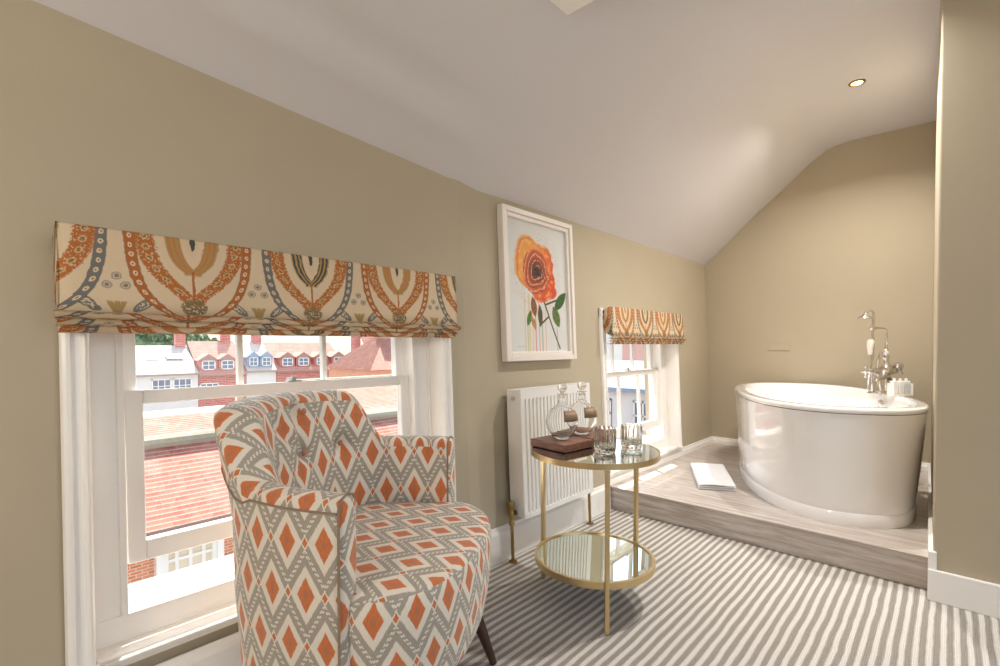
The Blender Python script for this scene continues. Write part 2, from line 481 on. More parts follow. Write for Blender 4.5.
def tube(bm, pts, r, seg=12, cap=True):
    pts = [Vector(p) for p in pts]; n = len(pts)
    rs = r if isinstance(r, (list, tuple)) else [r] * n
    prev = None; rings = []
    for i, p in enumerate(pts):
        if i == 0: d = pts[1] - pts[0]
        elif i == n - 1: d = pts[-1] - pts[-2]
        else: d = (pts[i + 1] - pts[i]).normalized() + (pts[i] - pts[i - 1]).normalized()
        d.normalize()
        if prev is None:
            ref = Vector((0, 0, 1)) if abs(d.z) < .9 else Vector((1, 0, 0))
            s = d.cross(ref).normalized()
        else: s = (prev - d * prev.dot(d)).normalized()
        prev = s; t = d.cross(s)
        rings.append([bm.verts.new(p + s * rs[i] * math.cos(2 * PI * k / seg) + t * rs[i] * math.sin(2 * PI * k / seg)) for k in range(seg)])
    for A, B in zip(rings, rings[1:]):
        for k in range(seg): bm.faces.new((A[k], A[(k + 1) % seg], B[(k + 1) % seg], B[k]))
    if cap: bm.faces.new(rings[0]); bm.faces.new(rings[-1])
def spline(pts, n=8):
    pts = [Vector(p) for p in pts]; out = []
    P = [pts[0]] + pts + [pts[-1]]
    for i in range(1, len(P) - 2):
        for k in range(n):
            t = k / n; a, b_, c, d = P[i - 1], P[i], P[i + 1], P[i + 2]
            out.append(.5 * ((2 * b_) + (c - a) * t + (2 * a - 5 * b_ + 4 * c - d) * t * t + (3 * b_ - a - 3 * c + d) * t ** 3))
    out.append(pts[-1]); return out
def sphere(bm, c, r, u=16, v=10, sc=(1, 1, 1)):
    m = Matrix.Translation(c) @ Matrix.Diagonal((*sc, 1))
    bmesh.ops.create_uvsphere(bm, u_segments=u, v_segments=v, radius=r, matrix=m)
def copy_tree(o, parent=None):
    c = o.copy(); COL.objects.link(c); c.parent = parent
    for ch in list(o.children): copy_tree(ch, c)
    return c
def lerp(a, b, t): return a + (b - a) * t
def interp(x, T):
    if x <= T[0][0]: return T[0][1]
    for (a, p), (b, q) in zip(T, T[1:]):
        if x <= b:
            t = (x - a) / (b - a); return lerp(p, q, t)
    return T[-1][1]
def sstep(x, a, b):
    t = max(0, min(1, (x - a) / (b - a))); return t * t * (3 - 2 * t)
def BM(): return bmesh.new()

# ------------------------------------------------------------------ room shell
XE, YB, YF = 4.4, -3.0, 4.82
EAVE = [(-3, 2.10), (.13, 2.013), (1.46, 1.918), (1.56, 1.908), (1.70, 1.880), (5, 1.877)]
def eave(y): return interp(y, EAVE)

STEP_Y, STEP_Z = 2.87, .156
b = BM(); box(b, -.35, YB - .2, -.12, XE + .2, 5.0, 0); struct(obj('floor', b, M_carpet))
b = BM(); box(b, -.01, STEP_Y + .012, 0.0, 1.66, 4.84, STEP_Z - .012)
box(b, -.01, STEP_Y - .004, STEP_Z - .012, 1.66, 4.84, STEP_Z)
st = obj('floor_platform', b, M_vinyl, bevel=.003); struct(st)
b = BM(); box(b, .0, STEP_Y - .010, STEP_Z - .007, 1.625, STEP_Y + .022, STEP_Z + .0015)
struct(obj('trim_1', b, M_vinyl, bevel=.003))

WINS = [dict(head=1.375, y0=.143, y1=1.505, s0=.296, s1=1.342, meet=.945, bot=.446, bars=(.641, .961)),
        dict(head=1.318, y0=2.835, y1=4.085, s0=2.955, s1=3.925, meet=.885, bot=.420, bars=(3.280, 3.592))]
HZ0, HZ1 = .205, 1.31

def wall_off(y):     # slight break in the plaster next to the first window
    return -.012 * (1 - sstep(y, 1.53, 1.60))
b = BM()
ys = [YB]; 
for w in WINS: ys += [w['y0'] + .06, w['y1'] - .06]
ys = sorted(set(ys + [-1.5, -.5, 1.53, 1.565, 1.60, 1.66, 1.72, 2.1, 2.5, 4.4, 4.95]))
zs = [-.1, HZ0, HZ1]
for ya, yb in zip(ys, ys[1:]):
    mid = (ya + yb) / 2
    for k in range(3):
        hole = k == 1 and any(w['y0'] + .05 < mid < w['y1'] - .05 for w in WINS)
        if hole: continue
        za0 = zs[k]; zb0 = zs[k]
        za1, zb1 = (zs[k + 1],) * 2 if k < 2 else (eave(ya) + .05, eave(yb) + .05)
        v = [b.verts.new(p) for p in ((wall_off(ya), ya, za0), (wall_off(yb), yb, zb0), (wall_off(yb), yb, zb1), (wall_off(ya), ya, za1),
                                      (-.28, ya, za0), (-.28, yb, zb0), (-.28, yb, zb1), (-.28, ya, za1))]
        for f in ((0, 1, 2, 3), (4, 7, 6, 5), (0, 4, 5, 1), (3, 2, 6, 7), (0, 3, 7, 4), (1, 5, 6, 2)):
            b.faces.new([v[i] for i in f])
wl = obj('wall_left', b, M_wall); struct(wl); wl.rotation_euler.y = LEAN

b = BM(); box(b, -.4, YF, -.1, 1.75, YF + .15, 3.0); struct(obj('wall_far', b, M_wall))
b = BM(); prism(b, [(1.628, 2.79), (XE + .1, 2.79), (XE + .1, 4.97), (1.572, 4.97), (1.575, 4.82)], -.1, 3.0)
struct(obj('wall_right', b, M_wall, bevel=.008, seg=3))
b = BM(); box(b, -.45, YB - .15, -.1, XE + .1, YB, 3.0); struct(obj('wall_back', b, M_wall))
# wall opposite; its wide window is an added, unseen source of soft daylight
OW = (-1.5, 2.72, .10, 2.66)
b = BM()
box(b, XE, YB - .1, -.1, XE + .15, OW[0], 3.0); box(b, XE, OW[1], -.1, XE + .15, 2.9, 3.0)
box(b, XE, OW[0], -.1, XE + .15, OW[1], OW[2]); box(b, XE, OW[0], OW[3], XE + .15, OW[1], 3.0)
struct(obj('wall_east', b, M_wall))
w3 = sthing('window_3')
b = BM()
for yy in (OW[0], (OW[0] + OW[1]) / 2 - .03, OW[1] - .06): box(b, XE + .03, yy, OW[2], XE + .09, yy + .06, OW[3])
for zz in (OW[2], 1.7, OW[3] - .06): box(b, XE + .03, OW[0], zz, XE + .09, OW[1], zz + .06)
obj('window_frame', b, M_white, w3)

# ceiling: plastered slope above the window wall, rounding into a flat ceiling
b = BM()
NY = 90; rows = []
for i in range(NY + 1):
    y = lerp(YB - .05, 4.9, i / NY); e = eave(y); xe = -.012 * 0 - math.tan(-LEAN) * e
    row = []
    N = 46
    for k in range(N + 1):
        t = k / N
        if t < .62:
            s = t / .62; x = lerp(xe - .04, .88, s); x_ = x
            z = e + (x - xe) * (2.752 - e) / (.90 - xe)
            near = 1 - sstep(y, 1.40, 1.72)
            z += near * (-.018 * math.exp(-((x - .07) / .035) ** 2) + .022 * math.exp(-((x - .15) / .040) ** 2)) * sstep(x, -.1, .0)
            z += .006 * math.sin(x * 9 + y * 1.1) * sstep(x, 0, .4) * (1 - sstep(x, .6, .88))
        else:
            s = (t - .62) / .38; x = lerp(.88, XE + .1, s ** 1.5); z = 2.752
        # round the fold
        d = x - .89
        if abs(d) < .22: z -= .034 * (1 - abs(d) / .22) ** 2
        row.append(b.verts.new((x, y, z)))
    rows.append(row)
for A, B in zip(rows, rows[1:]):
    for k in range(len(A) - 1): b.faces.new((A[k], A[k + 1], B[k + 1], B[k]))
ce = obj('ceiling', b, M_ceil, smooth_=True); struct(ce)
sm = ce.modifiers.new('thick', 'SOLIDIFY'); sm.thickness = .12; sm.offset = 1
# small boxed-in corner hanging from the slope (top edge of the picture)
b = BM(); box(b, .526, .90, 2.424, 1.20, 1.628, 2.80); struct(obj('trim_2', b, M_white, bevel=.004))

# skirting boards
def skirt_profile(h, t): return [(0, 0), (t, 0), (t, h - .03), (t * .8, h - .022), (t * .55, h - .016), (t * .45, h - .004), (t * .3, h), (0, h)]
b = BM(); prism_ax(b, skirt_profile(.172, .02), 1, YB, STEP_Y); s = obj('baseboard_left', b, M_white); struct(s); s.rotation_euler.y = LEAN
b = BM(); prism_ax(b, [(p[0], p[1] + STEP_Z) for p in skirt_profile(.062, .018)], 1, STEP_Y + .003, YF)
s = obj('baseboard_alcove', b, M_white); struct(s); s.rotation_euler.y = LEAN
b = BM(); prism_ax(b, [(YF - p[0], p[1] + STEP_Z) for p in skirt_profile(.062, .016)], 0, 0.0, 1.575); struct(obj('baseboard_far', b, M_white))
b = BM(); box(b, 1.612, 2.770, 0, XE, 2.79, .135); struct(obj('baseboard_right', b, M_white, bevel=.004))
b = BM(); prism(b, [(1.612, 2.780), (1.640, 2.780), (1.590, 4.80), (1.560, 4.80)], 0, STEP_Z + .055)
struct(obj('baseboard_corner', b, M_white, bevel=.004))

# ------------------------------------------------------------------ sash windows
def sash_window(idx, w):
    root = sthing('window_%d' % idx, rot=(0, LEAN, 0))
    y0, y1, s0, s1 = w['y0'], w['y1'], w['s0'], w['s1']
    a0, a1 = y0 + .062, y1 - .062
    top = w['head']
    # architrave with mouldings: flat, quirk, bead
    b = BM()
    prof = [(0, 0), (.006, 0), (.018, .004), (.022, .012), (.022, .020), (.014, .024), (.014, .040), (.021, .044), (.024, .050), (.021, .056), (.012, .060), (0, .062)]
    for (base, sgn) in ((y0, 1), (y1, -1)):
        prism_ax(b, [(p[0] - .002, base + sgn * p[1]) for p in prof], 2, .19, top + .034)
    prism_ax(b, [(p[0] - .002, top + .034 - p[1]) for p in prof], 1, y0, y1)
    obj('architrave', b, M_white, root)
    # inner linings: jamb faces and flat box panels
    b = BM()
    D = .085
    for (ya, yb) in ((a0 - .012, a0), (a1, a1 + .012)): box(b, -D - .01, ya, .235, 0, yb, top)
    box(b, -D - .01, a0, top - .012, 0, a1, top)
    box(b, -.20, a0 - .012, .22, -D, s0 - .012, top); box(b, -.20, s1 + .012, .22, -D, a1 + .012, top)
    box(b, -.20, s0 - .02, top - .09, -D, s1 + .02, top)
    box(b, -.150, a0, .22, -D + .004, a1, .312)                      # face board under the sash
    obj('lining', b, M_white, root, bevel=.002)
    b = BM()
    for (ya, yb) in ((s0 - .024, s0 - .006), (s1 + .002, s1 + .018)):
        box(b, -.108, ya, .312, -D + .012, yb, top - .07)
    for (ya, yb) in ((a0, a0 + .010), (a1 - .010, a1)): box(b, -D - .002, ya, .26, -D + .010, yb, top - .01)
    obj('staff_bead', b, M_white, root, bevel=.003)
    # inner sill board and outer stone sill
    b = BM(); box(b, -D - .01, a0, .214, .030, a1, .238); box(b, -.001, y0 + .008, .214, .030, y1 - .008, .238)
    obj('window_sill', b, M_white, root, bevel=.006, seg=3)
    b = BM(); prism_ax(b, [(-.36, .26), (-.36, .300), (-.15, .322), (-.12, .322), (-.12, .26)], 1, a0, a1)
    obj('outer_sill', b, M_white, root)
    # upper sash (further out)
    def sash(name, xa, xb, z0, z1, st, rb, rt, bars, horn=False):
        b = BM()
        box(b, xa, s0, z0, xb, s0 + st, z1); box(b, xa, s1 - st, z0, xb, s1, z1)
        box(b, xa, s0 + st, z0, xb, s1 - st, z0 + rb); box(b, xa, s0 + st, z1 - rt, xb, s1 - st, z1)
        for yb in bars: box(b, xa + .006, yb - .010, z0 + rb, xb - .004, yb + .010, z1 - rt)
        o = obj(name, b, M_white, root, bevel=.004)
        g = BM(); xm = (xa + xb) / 2
        box(g, xm - .001, s0 + st - .003, z0 + rb - .003, xm + .001, s1 - st + .003, z1 - rt + .003)
        obj('pane', g, M_pane, o)
        return o
    mz = w['meet']
    sash('upper_sash', -.185, -.148, mz - .015, top - .02, .038, .035, .05, w['bars'])
    lo = sash('lower_sash', -.140, -.103, w['bot'], mz + .022, .046, .062, .042, w['bars'] if idx == 2 else ())
    if idx == 1:
        b = BM()
        for yb in w['bars']: box(b, -.186, yb - .011, mz - .10, -.166, yb + .011, mz - .012)
        obj('glazing_stub', b, M_white, root)
    # sash fastener
    b = BM(); yc = (s0 + s1) / 2
    box(b, -.135, yc - .025, mz + .022, -.11, yc + .025, mz + .028); tube(b, [(-.122, yc, mz + .026), (-.122, yc, mz + .045)], .008)
    box(b, -.165, yc - .012, mz + .030, -.112, yc + .004, mz + .038)
    obj('sash_fastener', b, M_rail, root)
    return root
sash_window(1, WINS[0]); sash_window(2, WINS[1])

# ------------------------------------------------------------------ roman blinds
def roman_blind(y0, y1, zb, zt, label, mflat, mfold, xo=.076):
    root = thing('roman_blind', label, 'blind', (0, 0, 0), (0, LEAN, 0), 'roman blinds over the sash windows')
    zf = zb + .052
    # headboard fixed to the wall
    b = BM(); box(b, .0, y0 + .006, zt - .030, xo - .006, y1 - .006, zt - .004); obj('headrail', b, M_white, root)
    # flat front of fabric incl. returns
    b = BM(); uvl = b.loops.layers.uv.new('UVMap')
    n = 40; t = .003
    def strip(prof, vs, ya, yb, mb, wob=0):
        rows = []
        for j, (px, pz) in enumerate(prof):
            rows.append([mb.verts.new((px + wob * math.sin(i * .9 + j), lerp(ya, yb, i / n), pz + wob * .6 * math.sin(i * .45 + j * 2))) for i in range(n + 1)])
        uvL = mb.loops.layers.uv.active
        for j in range(len(rows) - 1):
            for i in range(n):
                f = mb.faces.new((rows[j][i], rows[j][i + 1], rows[j + 1][i + 1], rows[j + 1][i]))
                for lp, (jj, ii) in zip(f.loops, ((j, i), (j, i + 1), (j + 1, i + 1), (j + 1, i))):
                    lp[uvL].uv = (lerp(ya, yb, ii / n) + (.02 if wob else 0), vs[jj])
    H = zt - zf
    strip([(xo - .004, zt), (xo, zt - .006), (xo + .002, zt - H * .4), (xo + .006, zt - H * .8), (xo + .010, zf)], [H, H - .006, H * .6, H * .2, 0], y0, y1, b)
    for yy, sg in ((y0, 1), (y1, -1)):
        vs = [b.verts.new(p) for p in ((.004, yy, zt - .03), (xo, yy, zt), (xo + .010, yy, zf), (.03, yy, zf + .03))]
        f = b.faces.new(vs)
        for lp, q in zip(f.loops, ((yy - sg * .07, H), (yy, H), (yy, 0), (yy - sg * .06, .03))): lp[uvl].uv = q
    o = obj('fabric_panel', b, mflat, root, smooth_=True, autosmooth=40)
    so = o.modifiers.new('s', 'SOLIDIFY'); so.thickness = .002
    # three gathered folds at the bottom
    for k in range(3):
        b = BM(); b.loops.layers.uv.new('UVMap')
        z1 = zf + .004 - k * .0170; fx = xo + .012 - k * .007 + .004
        prof = [(fx - .03, z1), (fx - .006, z1 + .001), (fx + .004, z1 - .003), (fx + .007, z1 - .011), (fx + .001, z1 - .018), (fx - .012, z1 - .020), (fx - .045, z1 - .012)]
        strip(prof, [(.05, .10, .16)[k] + q for q in (.10, .06, .03, .01, -.02, -.06, -.10)], y0 - .006 + k * .004, y1 + .006 - k * .012, b, .0009)
        obj('fold', b, mfold, root, smooth_=True)
    return root
MB1 = m_blind('ogee_print_large', 0.06); MB1f = m_blind('ogee_print_large_folds', .5)
MB2 = m_blind('ogee_print_small', 0.12, P=.30, C0=3.06); MB2f = m_blind('ogee_print_small_folds', .5, P=.30, C0=3.06)
roman_blind(.135, 1.485, 1.128, 1.412, 'wide cream roman blind with rust and grey ogee print above the armchair', MB1, MB1f)
roman_blind(2.862, 4.045, 1.102, 1.356, 'smaller patterned roman blind over the far window beside the bath', MB2, MB2f)

# ------------------------------------------------------------------ picture
root = thing('framed_picture', 'white box framed painting of an orange rose hanging above the radiator', 'picture', (0, 0, 0), (0, LEAN, 0))
py0, py1, pz0, pz1 = 1.858, 2.495, 1.013, 1.838
b = BM()
for (ya, za, yb, zb_) in ((py0, pz0, py0 + .028, pz1), (py1 - .028, pz0, py1, pz1), (py0 + .028, pz0, py1 - .028, pz0 + .028), (py0 + .028, pz1 - .028, py1 - .028, pz1)):
    box(b, .003, ya, za, .045, yb, zb_)
obj('picture_frame', b, M_whitef, root, bevel=.003)
b = BM()
q = .028
for (ya, za, yb, zb_) in ((py0 + q, pz0 + q, py0 + q + .022, pz1 - q), (py1 - q - .022, pz0 + q, py1 - q, pz1 - q), (py0 + q + .022, pz0 + q, py1 - q - .022, pz0 + q + .022), (py0 + q + .022, pz1 - q - .022, py1 - q - .022, pz1 - q)):
    box(b, .008, ya, za, .034, yb, zb_)
obj('inner_mount', b, M_whitef, root, bevel=.003)
b = BM(); uvl = b.loops.layers.uv.new('UVMap')
ya, yb, za, zb_ = py0 + .046, py1 - .046, pz0 + .046, pz1 - .046
vs = box(b, .006, ya, za, .016, yb, zb_)
for f in b.faces:
    for lp in f.loops: lp[uvl].uv = ((lp.vert.co.y - ya) / (yb - ya) * .50, (lp.vert.co.z - za) / (zb_ - za) * .67)
obj('painting', b, M_rose, root)

# ------------------------------------------------------------------ radiator
root = thing('radiator', 'white double panel radiator with brass valve under the rose picture', 'radiator', (0, 0, 0), (0, LEAN, 0))
ry0, ry1, rz0, rz1 = 1.865, 2.50, .212, .868
def rad_panel(xf, nrm, name):
    b = BM(); n = 19
    pitch = (ry1 - ry0 - .05) / n; prof = [(0, ry0)]
    y = ry0 + .025
    prof.append((0, y))
    for i in range(n):
        prof += [(-.015, y + pitch * .14), (-.015, y + pitch * .44), (0, y + pitch * .58), (0, y + pitch)]
        y += pitch
    prof.append((0, ry1))
    zz = [(rz0, 0), (rz0 + .022, 0), (rz0 + .034, 1), (rz1 - .060, 1), (rz1 - .048, 0), (rz1 - .012, 0)]
    rows = [[b.verts.new((xf + nrm * p[0] * k, p[1], z)) for p in prof] for (z, k) in zz]
    for A, B in zip(rows, rows[1:]):
        for i in range(len(A) - 1): b.faces.new((A[i], A[i + 1], B[i + 1], B[i]))
    o = obj(name, b, M_rad, root)
    s = o.modifiers.new('s', 'SOLIDIFY'); s.thickness = .006; s.offset = 0
    return o
rad_panel(.118, 1, 'front_panel'); rad_panel(.040, -1, 'back_panel')
b = BM(); box(b, .026, ry0 - .004, rz0 + .01, .122, ry0 + .002, rz1); obj('side_panel', b, M_rad, root, bevel=.003)
b = BM(); box(b, .026, ry1 - .002, rz0 + .01, .122, ry1 + .004, rz1); obj('side_panel', b, M_rad, root, bevel=.003)
b = BM()
box(b, .026, ry0, rz1 - .012, .034, ry1, rz1); box(b, .112, ry0, rz1 - .012, .122, ry1, rz1)
for i in range(34):
    y = lerp(ry0 + .01, ry1 - .01, i / 33); box(b, .034, y - .003, rz1 - .010, .112, y + .003, rz1 - .004)
obj('top_grille', b, M_rad, root)
b = BM(); tube(b, [(.075, ry0 - .003, rz1 - .045), (.075, ry0 - .014, rz1 - .045)], .011, 8); tube(b, [(.075, ry0 - .014, rz1 - .045), (.075, ry0 - .018, rz1 - .045)], .005, 8)
obj('bleed_valve', b, M_chrome, root)
def rad_valve(yv, s, x=.062):
    b = BM()
    tube(b, [(x, yv, .0), (x, yv, .20)], .0085, 12)
    sleeve = obj('pipe', b, M_brass, root)
    b = BM(); lathe(b, [(0, -.002), (.022, -.002), (.020, .004), (.010, .007), (0, .007)], 20, (x, yv, .002)); obj('floor_collar', b, M_brass, root)
    b = BM()
    lathe(b, [(0, .185), (.0135, .185), (.0135, .20), (.011, .204), (.011, .222), (.015, .226), (.015, .255), (.012, .262), (0, .262)], 16, (x, yv, 0))
    tube(b, [(x, yv, .240), (x, yv + s * .045, .240)], .009, 12); tube(b, [(x, yv + s * .018, .240), (x, yv + s * .032, .240)], .0135, 6)
    v = obj('valve', b, M_brass, root, smooth_=True, autosmooth=35)
    b = BM(); lathe(b, [(0, .262), (.012, .262), (.0165, .270), (.017, .292), (.014, .302), (.010, .306), (0, .308)], 16, (x, yv, 0)); obj('valve_cap', b, M_brass, v, smooth_=True, autosmooth=40)
rad_valve(1.828, 1); rad_valve(ry1 + .045, -1)

# ------------------------------------------------------------------ armchair
Mx, My = .446, .906
fx_, fy_ = .871, .49
CH = thing('tub_armchair', 'low buttoned tub armchair in cream, grey and orange diamond fabric on dark legs', 'armchair', (Mx, My, 0), (0, 0, math.atan2(fy_, fx_)))
# local frame: +x = forward, +y = towards the radiator side (left of picture = -y)
def sell(th, A, F, n):
    c, s = math.cos(th), math.sin(th)
    return (-F * abs(s) ** (2 / n), -A * (1 if c > 0 else -1) * abs(c) ** (2 / n))
NS = 96
def resample(A, F, n, m=NS):
    P = [sell(PI * i / 800, A, F, n) for i in range(801)]
    L = [0]
    for p, q in zip(P, P[1:]): L.append(L[-1] + math.hypot(q[0] - p[0], q[1] - p[1]))
    out = []; j = 0
    for i in range(m + 1):
        d = L[-1] * i / m
        while j < 799 and L[j + 1] < d: j += 1
        t = (d - L[j]) / max(1e-9, L[j + 1] - L[j]); out.append((lerp(P[j][0], P[j + 1][0], t), lerp(P[j][1], P[j + 1][1], t), d))
    return out
OUT = resample(.400, .50, 2.35); INN = resample(.333, .375, 2.5)
BTN = [(0, .880), (0, .742), (.165, .748), (-.165, .748), (.085, .62), (-.085, .62), (.10, .83), (-.10, .83)]
BT = [(.012, .880), (.012, .742), (.172, .745)]
def topz(f, a):
    r = sstep(-f, .285, .415)
    return .748 + r * (.925 - .748 + .014 * (1 - (a / .3) ** 2))
b = BM(); uvl = b.loops.layers.uv.new('UVMap')
rows = []
TOPLEN = [0.0]
for i in range(NS):
    TOPLEN.append(TOPLEN[-1] + math.dist((OUT[i][0], OUT[i][1], topz(OUT[i][0], OUT[i][1])), (OUT[i + 1][0], OUT[i + 1][1], topz(OUT[i + 1][0], OUT[i + 1][1]))))
for i in range(NS + 1):
    fo, ao, so_ = OUT[i]; fi, ai, si = INN[i]
    h = topz(fo, ao); back = sstep(-fo, .26, .42)
    # outward direction
    dx, dy = fo + .1, ao; dl = math.hypot(dx, dy); dx /= dl; dy /= dl
    if fo > -.1: dx, dy = 0, math.copysign(1, ao)
    pr = []
    zb = .205
    # outside, bottom to top
    for z in [zb + (h - .035 - zb) * k / 12 for k in range(13)]:
        tap = -.014 * (1 - sstep(z, zb, .46)) 
        fl = .045 * back * sstep(z, .60, h) + .004 * sstep(z, .4, .7)
        pr.append((fo + dx * (tap + fl), ao + dy * (tap + fl), z, so_, z))
    fl = .045 * back + .004
    # rolled top
    ow = (fo + dx * fl, ao + dy * fl)
    iw = (fi - dx * -.035 * back + dx * 0, ai + dy * .035 * back)
    for k in range(1, 8):
        a = PI * k / 8; t = (1 - math.cos(a)) / 2
        zz = h - .035 + .035 * math.sin(a) ** .8
        pr.append((lerp(ow[0], iw[0], t), lerp(ow[1], iw[1], t), zz, TOPLEN[i], .748 + .13 * t))
    # inside, top to bottom, padded and tufted
    for k in range(22):
        z = lerp(h - .035, .44, k / 21)
        lean = .035 * back * sstep(z, .55, h)
        pad = .022 * back * math.sin(PI * max(0, min(1, (z - .44) / (h - .44)))) 
        tu = 0
        if back > .05:
            for (ba, bz) in BT:
                d2 = ((ai - ba) / .030) ** 2 + ((z - bz) / .030) ** 2
                tu += .030 * math.exp(-d2)
            def crease(a0, z0, a1, z1, dpt):
                ex, ez = a1 - a0, z1 - z0; L2 = ex * ex + ez * ez
                t = max(0, min(1, ((ai - a0) * ex + (z - z0) * ez) / L2))
                d = math.hypot(ai - a0 - t * ex, z - z0 - t * ez); return dpt * math.exp(-(d / .013) ** 2)
            tu += max(crease(0, .88, 0, .742, .013), crease(-.165, .745, -.07, .86, .010), crease(0, .742, -.12, .86, .015), crease(0, .742, .085, .62, .008),
                      crease(0, .742, -.085, .62, .008), crease(.165, .745, .085, .62, .008), crease(-.165, .745, -.085, .62, .008), crease(0, .88, 0, .96, .012), crease(.165, .745, .14, .80, .006))
        off = lean - pad + tu * back
        pr.append((fi + dx * off, ai + dy * off, z, si * 1.0, (1.712 - z) / 1.15))
    # underside closing
    rows.append([(b.verts.new(p[:3]), p[3], p[4]) for p in pr])
K = len(rows[0])
for ri, (A, B) in enumerate(zip(rows, rows[1:])):
    for k in range(K):
        k2 = (k + 1) % K
        q = (A[k], B[k], B[k2], A[k2]); f = b.faces.new([x[0] for x in q])
        for lp, x, ii, kk in zip(f.loops, q, (ri, ri + 1, ri + 1, ri), (k, k, k2, k2)):
            uu_, vv_ = x[1], x[2]
            if k == 12 and kk == 12: uu_, vv_ = TOPLEN[ii], .738      # the seam runs under the rolled top
            if k == 19 and kk == 20: uu_, vv_ = TOPLEN[ii], .880
            lp[uvl].uv = (uu_ + .018, vv_ - .010)
# arm fronts
for A, sg in ((rows[0], 1), (rows[-1], -1)):
    cx = sum(v[0].co.x for v in A) / K; cy = sum(v[0].co.y for v in A) / K
    inner = []
    for v in A:
        c = v[0].co
        inner.append(b.verts.new((c.x + .012, cy + (c.y - cy) * .72, c.z - (.010 if c.z > .7 else 0))))
    for k in range(K):
        k2 = (k + 1) % K
        f = b.faces.new((A[k][0], A[k2][0], inner[k2], inner[k]))
        for lp in f.loops: lp[uvl].uv = (lp.vert.co.y + .40, lp.vert.co.z + .03)
    f = b.faces.new(inner)
    for lp in f.loops: lp[uvl].uv = (lp.vert.co.y + .40, lp.vert.co.z + .03)
obj('shell', b, M_ikat, CH, smooth_=True, autosmooth=62)
# piping along the arm outlines
for A, sg in ((0, -1), (NS, 1)):
    fo, ao, _ = OUT[A]; fi, ai, _ = INN[A]; h = .748
    b = BM(); pts = [(0.004, ao + sg * .004, z) for z in (.21, .35, .5, .6, .68)] + [(.004, ao + sg * .003, h - .03), (.004, lerp(ao, ai, .12), h - .008), (.004, lerp(ao, ai, .5), h + .001), (.004, lerp(ao, ai, .88), h - .008), (.004, ai, h - .03), (.004, ai, .6), (.004, ai, .50)]
    tube(b, pts, .0032, 8); obj('piping', b, M_piping, CH, smooth_=True)
b = BM()
pts = []
for i in range(0, NS + 1, 2):
    fo, ao, _ = OUT[i]; h = topz(fo, ao); back = sstep(-fo, .26, .42)
    dx, dy = fo + .1, ao; dl = math.hypot(dx, dy); dx /= dl; dy /= dl
    if fo > -.1: dx, dy = 0, math.copysign(1, ao)
    zp = h - .036 - back * .13
    fl = .045 * back * sstep(zp, .60, h) + .0055
    pts.append((fo + dx * fl, ao + dy * fl, zp))
tube(b, pts, .003, 8); obj('piping', b, M_piping, CH, smooth_=True)
for (ba, bz) in BT:
    n = min(range(NS + 1), key=lambda i: abs(INN[i][1] - ba) + (0 if INN[i][0] < -.2 else 9))
    fi, ai, _ = INN[n]
    b = BM(); sphere(b, (fi - .008, ai, bz), .011, 12, 8, (.6, 1, 1)); obj('button', b, M_ikat, CH, smooth_=True)
# seat: plan = front ellipse joined to a narrower back inside the shell
def seat_plan(m=72, grow=0):
    P = []
    for i in range(m):
        t = 2 * PI * i / m; c, s = math.cos(t), math.sin(t)
        if c >= 0:
            f = (.235 + grow) * abs(c) ** (2 / 2.25); a = (.383 + grow) * math.copysign(abs(s) ** (2 / 2.25), s)
        else:
            f = -.43 * abs(c) ** (2 / 2.6); a = (.383 + grow) * math.copysign(abs(s) ** (2 / 2.6), s)
        inn = sstep(-f, -.015, .03)                # step inside the arms behind the arm fronts
        a *= lerp(1, .90, inn)
        P.append((f, a))
    return P
P = seat_plan(); m = len(P); b = BM(); uvl = b.loops.layers.uv.new('UVMap')
arc = [0]
for i in range(m): arc.append(arc[-1] + math.hypot(P[(i + 1) % m][0] - P[i][0], P[(i + 1) % m][1] - P[i][1]))
prof = [(.205, .86), (.23, .90), (.28, .945), (.34, .98), (.40, .998), (.45, 1.0), (.478, .992), (.493, .975), (.501, .95), (.506, .90), (.510, .78), (.514, .60), (.517, .4), (.519, .2)]
rings = []
for (z, s) in prof:
    rings.append([b.verts.new((f * s if f > 0 else f * min(1, s), a * s, z)) for (f, a) in P])
topi = 7
for r in range(len(rings) - 1):
    for i in range(m):
        j = (i + 1) % m
        f = b.faces.new((rings[r][i], rings[r][j], rings[r + 1][j], rings[r + 1][i]))
        for lp, (rr, ii) in zip(f.loops, ((r, i), (r, i + 1), (r + 1, i + 1), (r + 1, i))):
            if r < topi: lp[uvl].uv = (arc[ii] + .02, prof[rr][0] + .048)
            else: lp[uvl].uv = (lp.vert.co.y * .95 + .02, lp.vert.co.x * 1.2 + .02)
f = b.faces.new(rings[-1]); 
for lp in f.loops: lp[uvl].uv = (lp.vert.co.y * .95 + .02, lp.vert.co.x * 1.2 + .02)
b.faces.new(rings[0])
obj('seat', b, M_ikat, CH, smooth_=True, autosmooth=70)
for (lf, la) in ((.130, .205), (.130, -.205), (-.34, .18), (-.34, -.18)):
    b = BM(); ox = .085 if lf > 0 else -.05; oy = math.copysign(.006, la)
    tube(b, [(lf, la, .215), (lf + ox * .5, la + oy * .5, .11), (lf + ox, la + oy, 0.001)], [.025, .019, .012], 16)
    obj('leg', b, M_legwood, CH, smooth_=True, autosmooth=50)

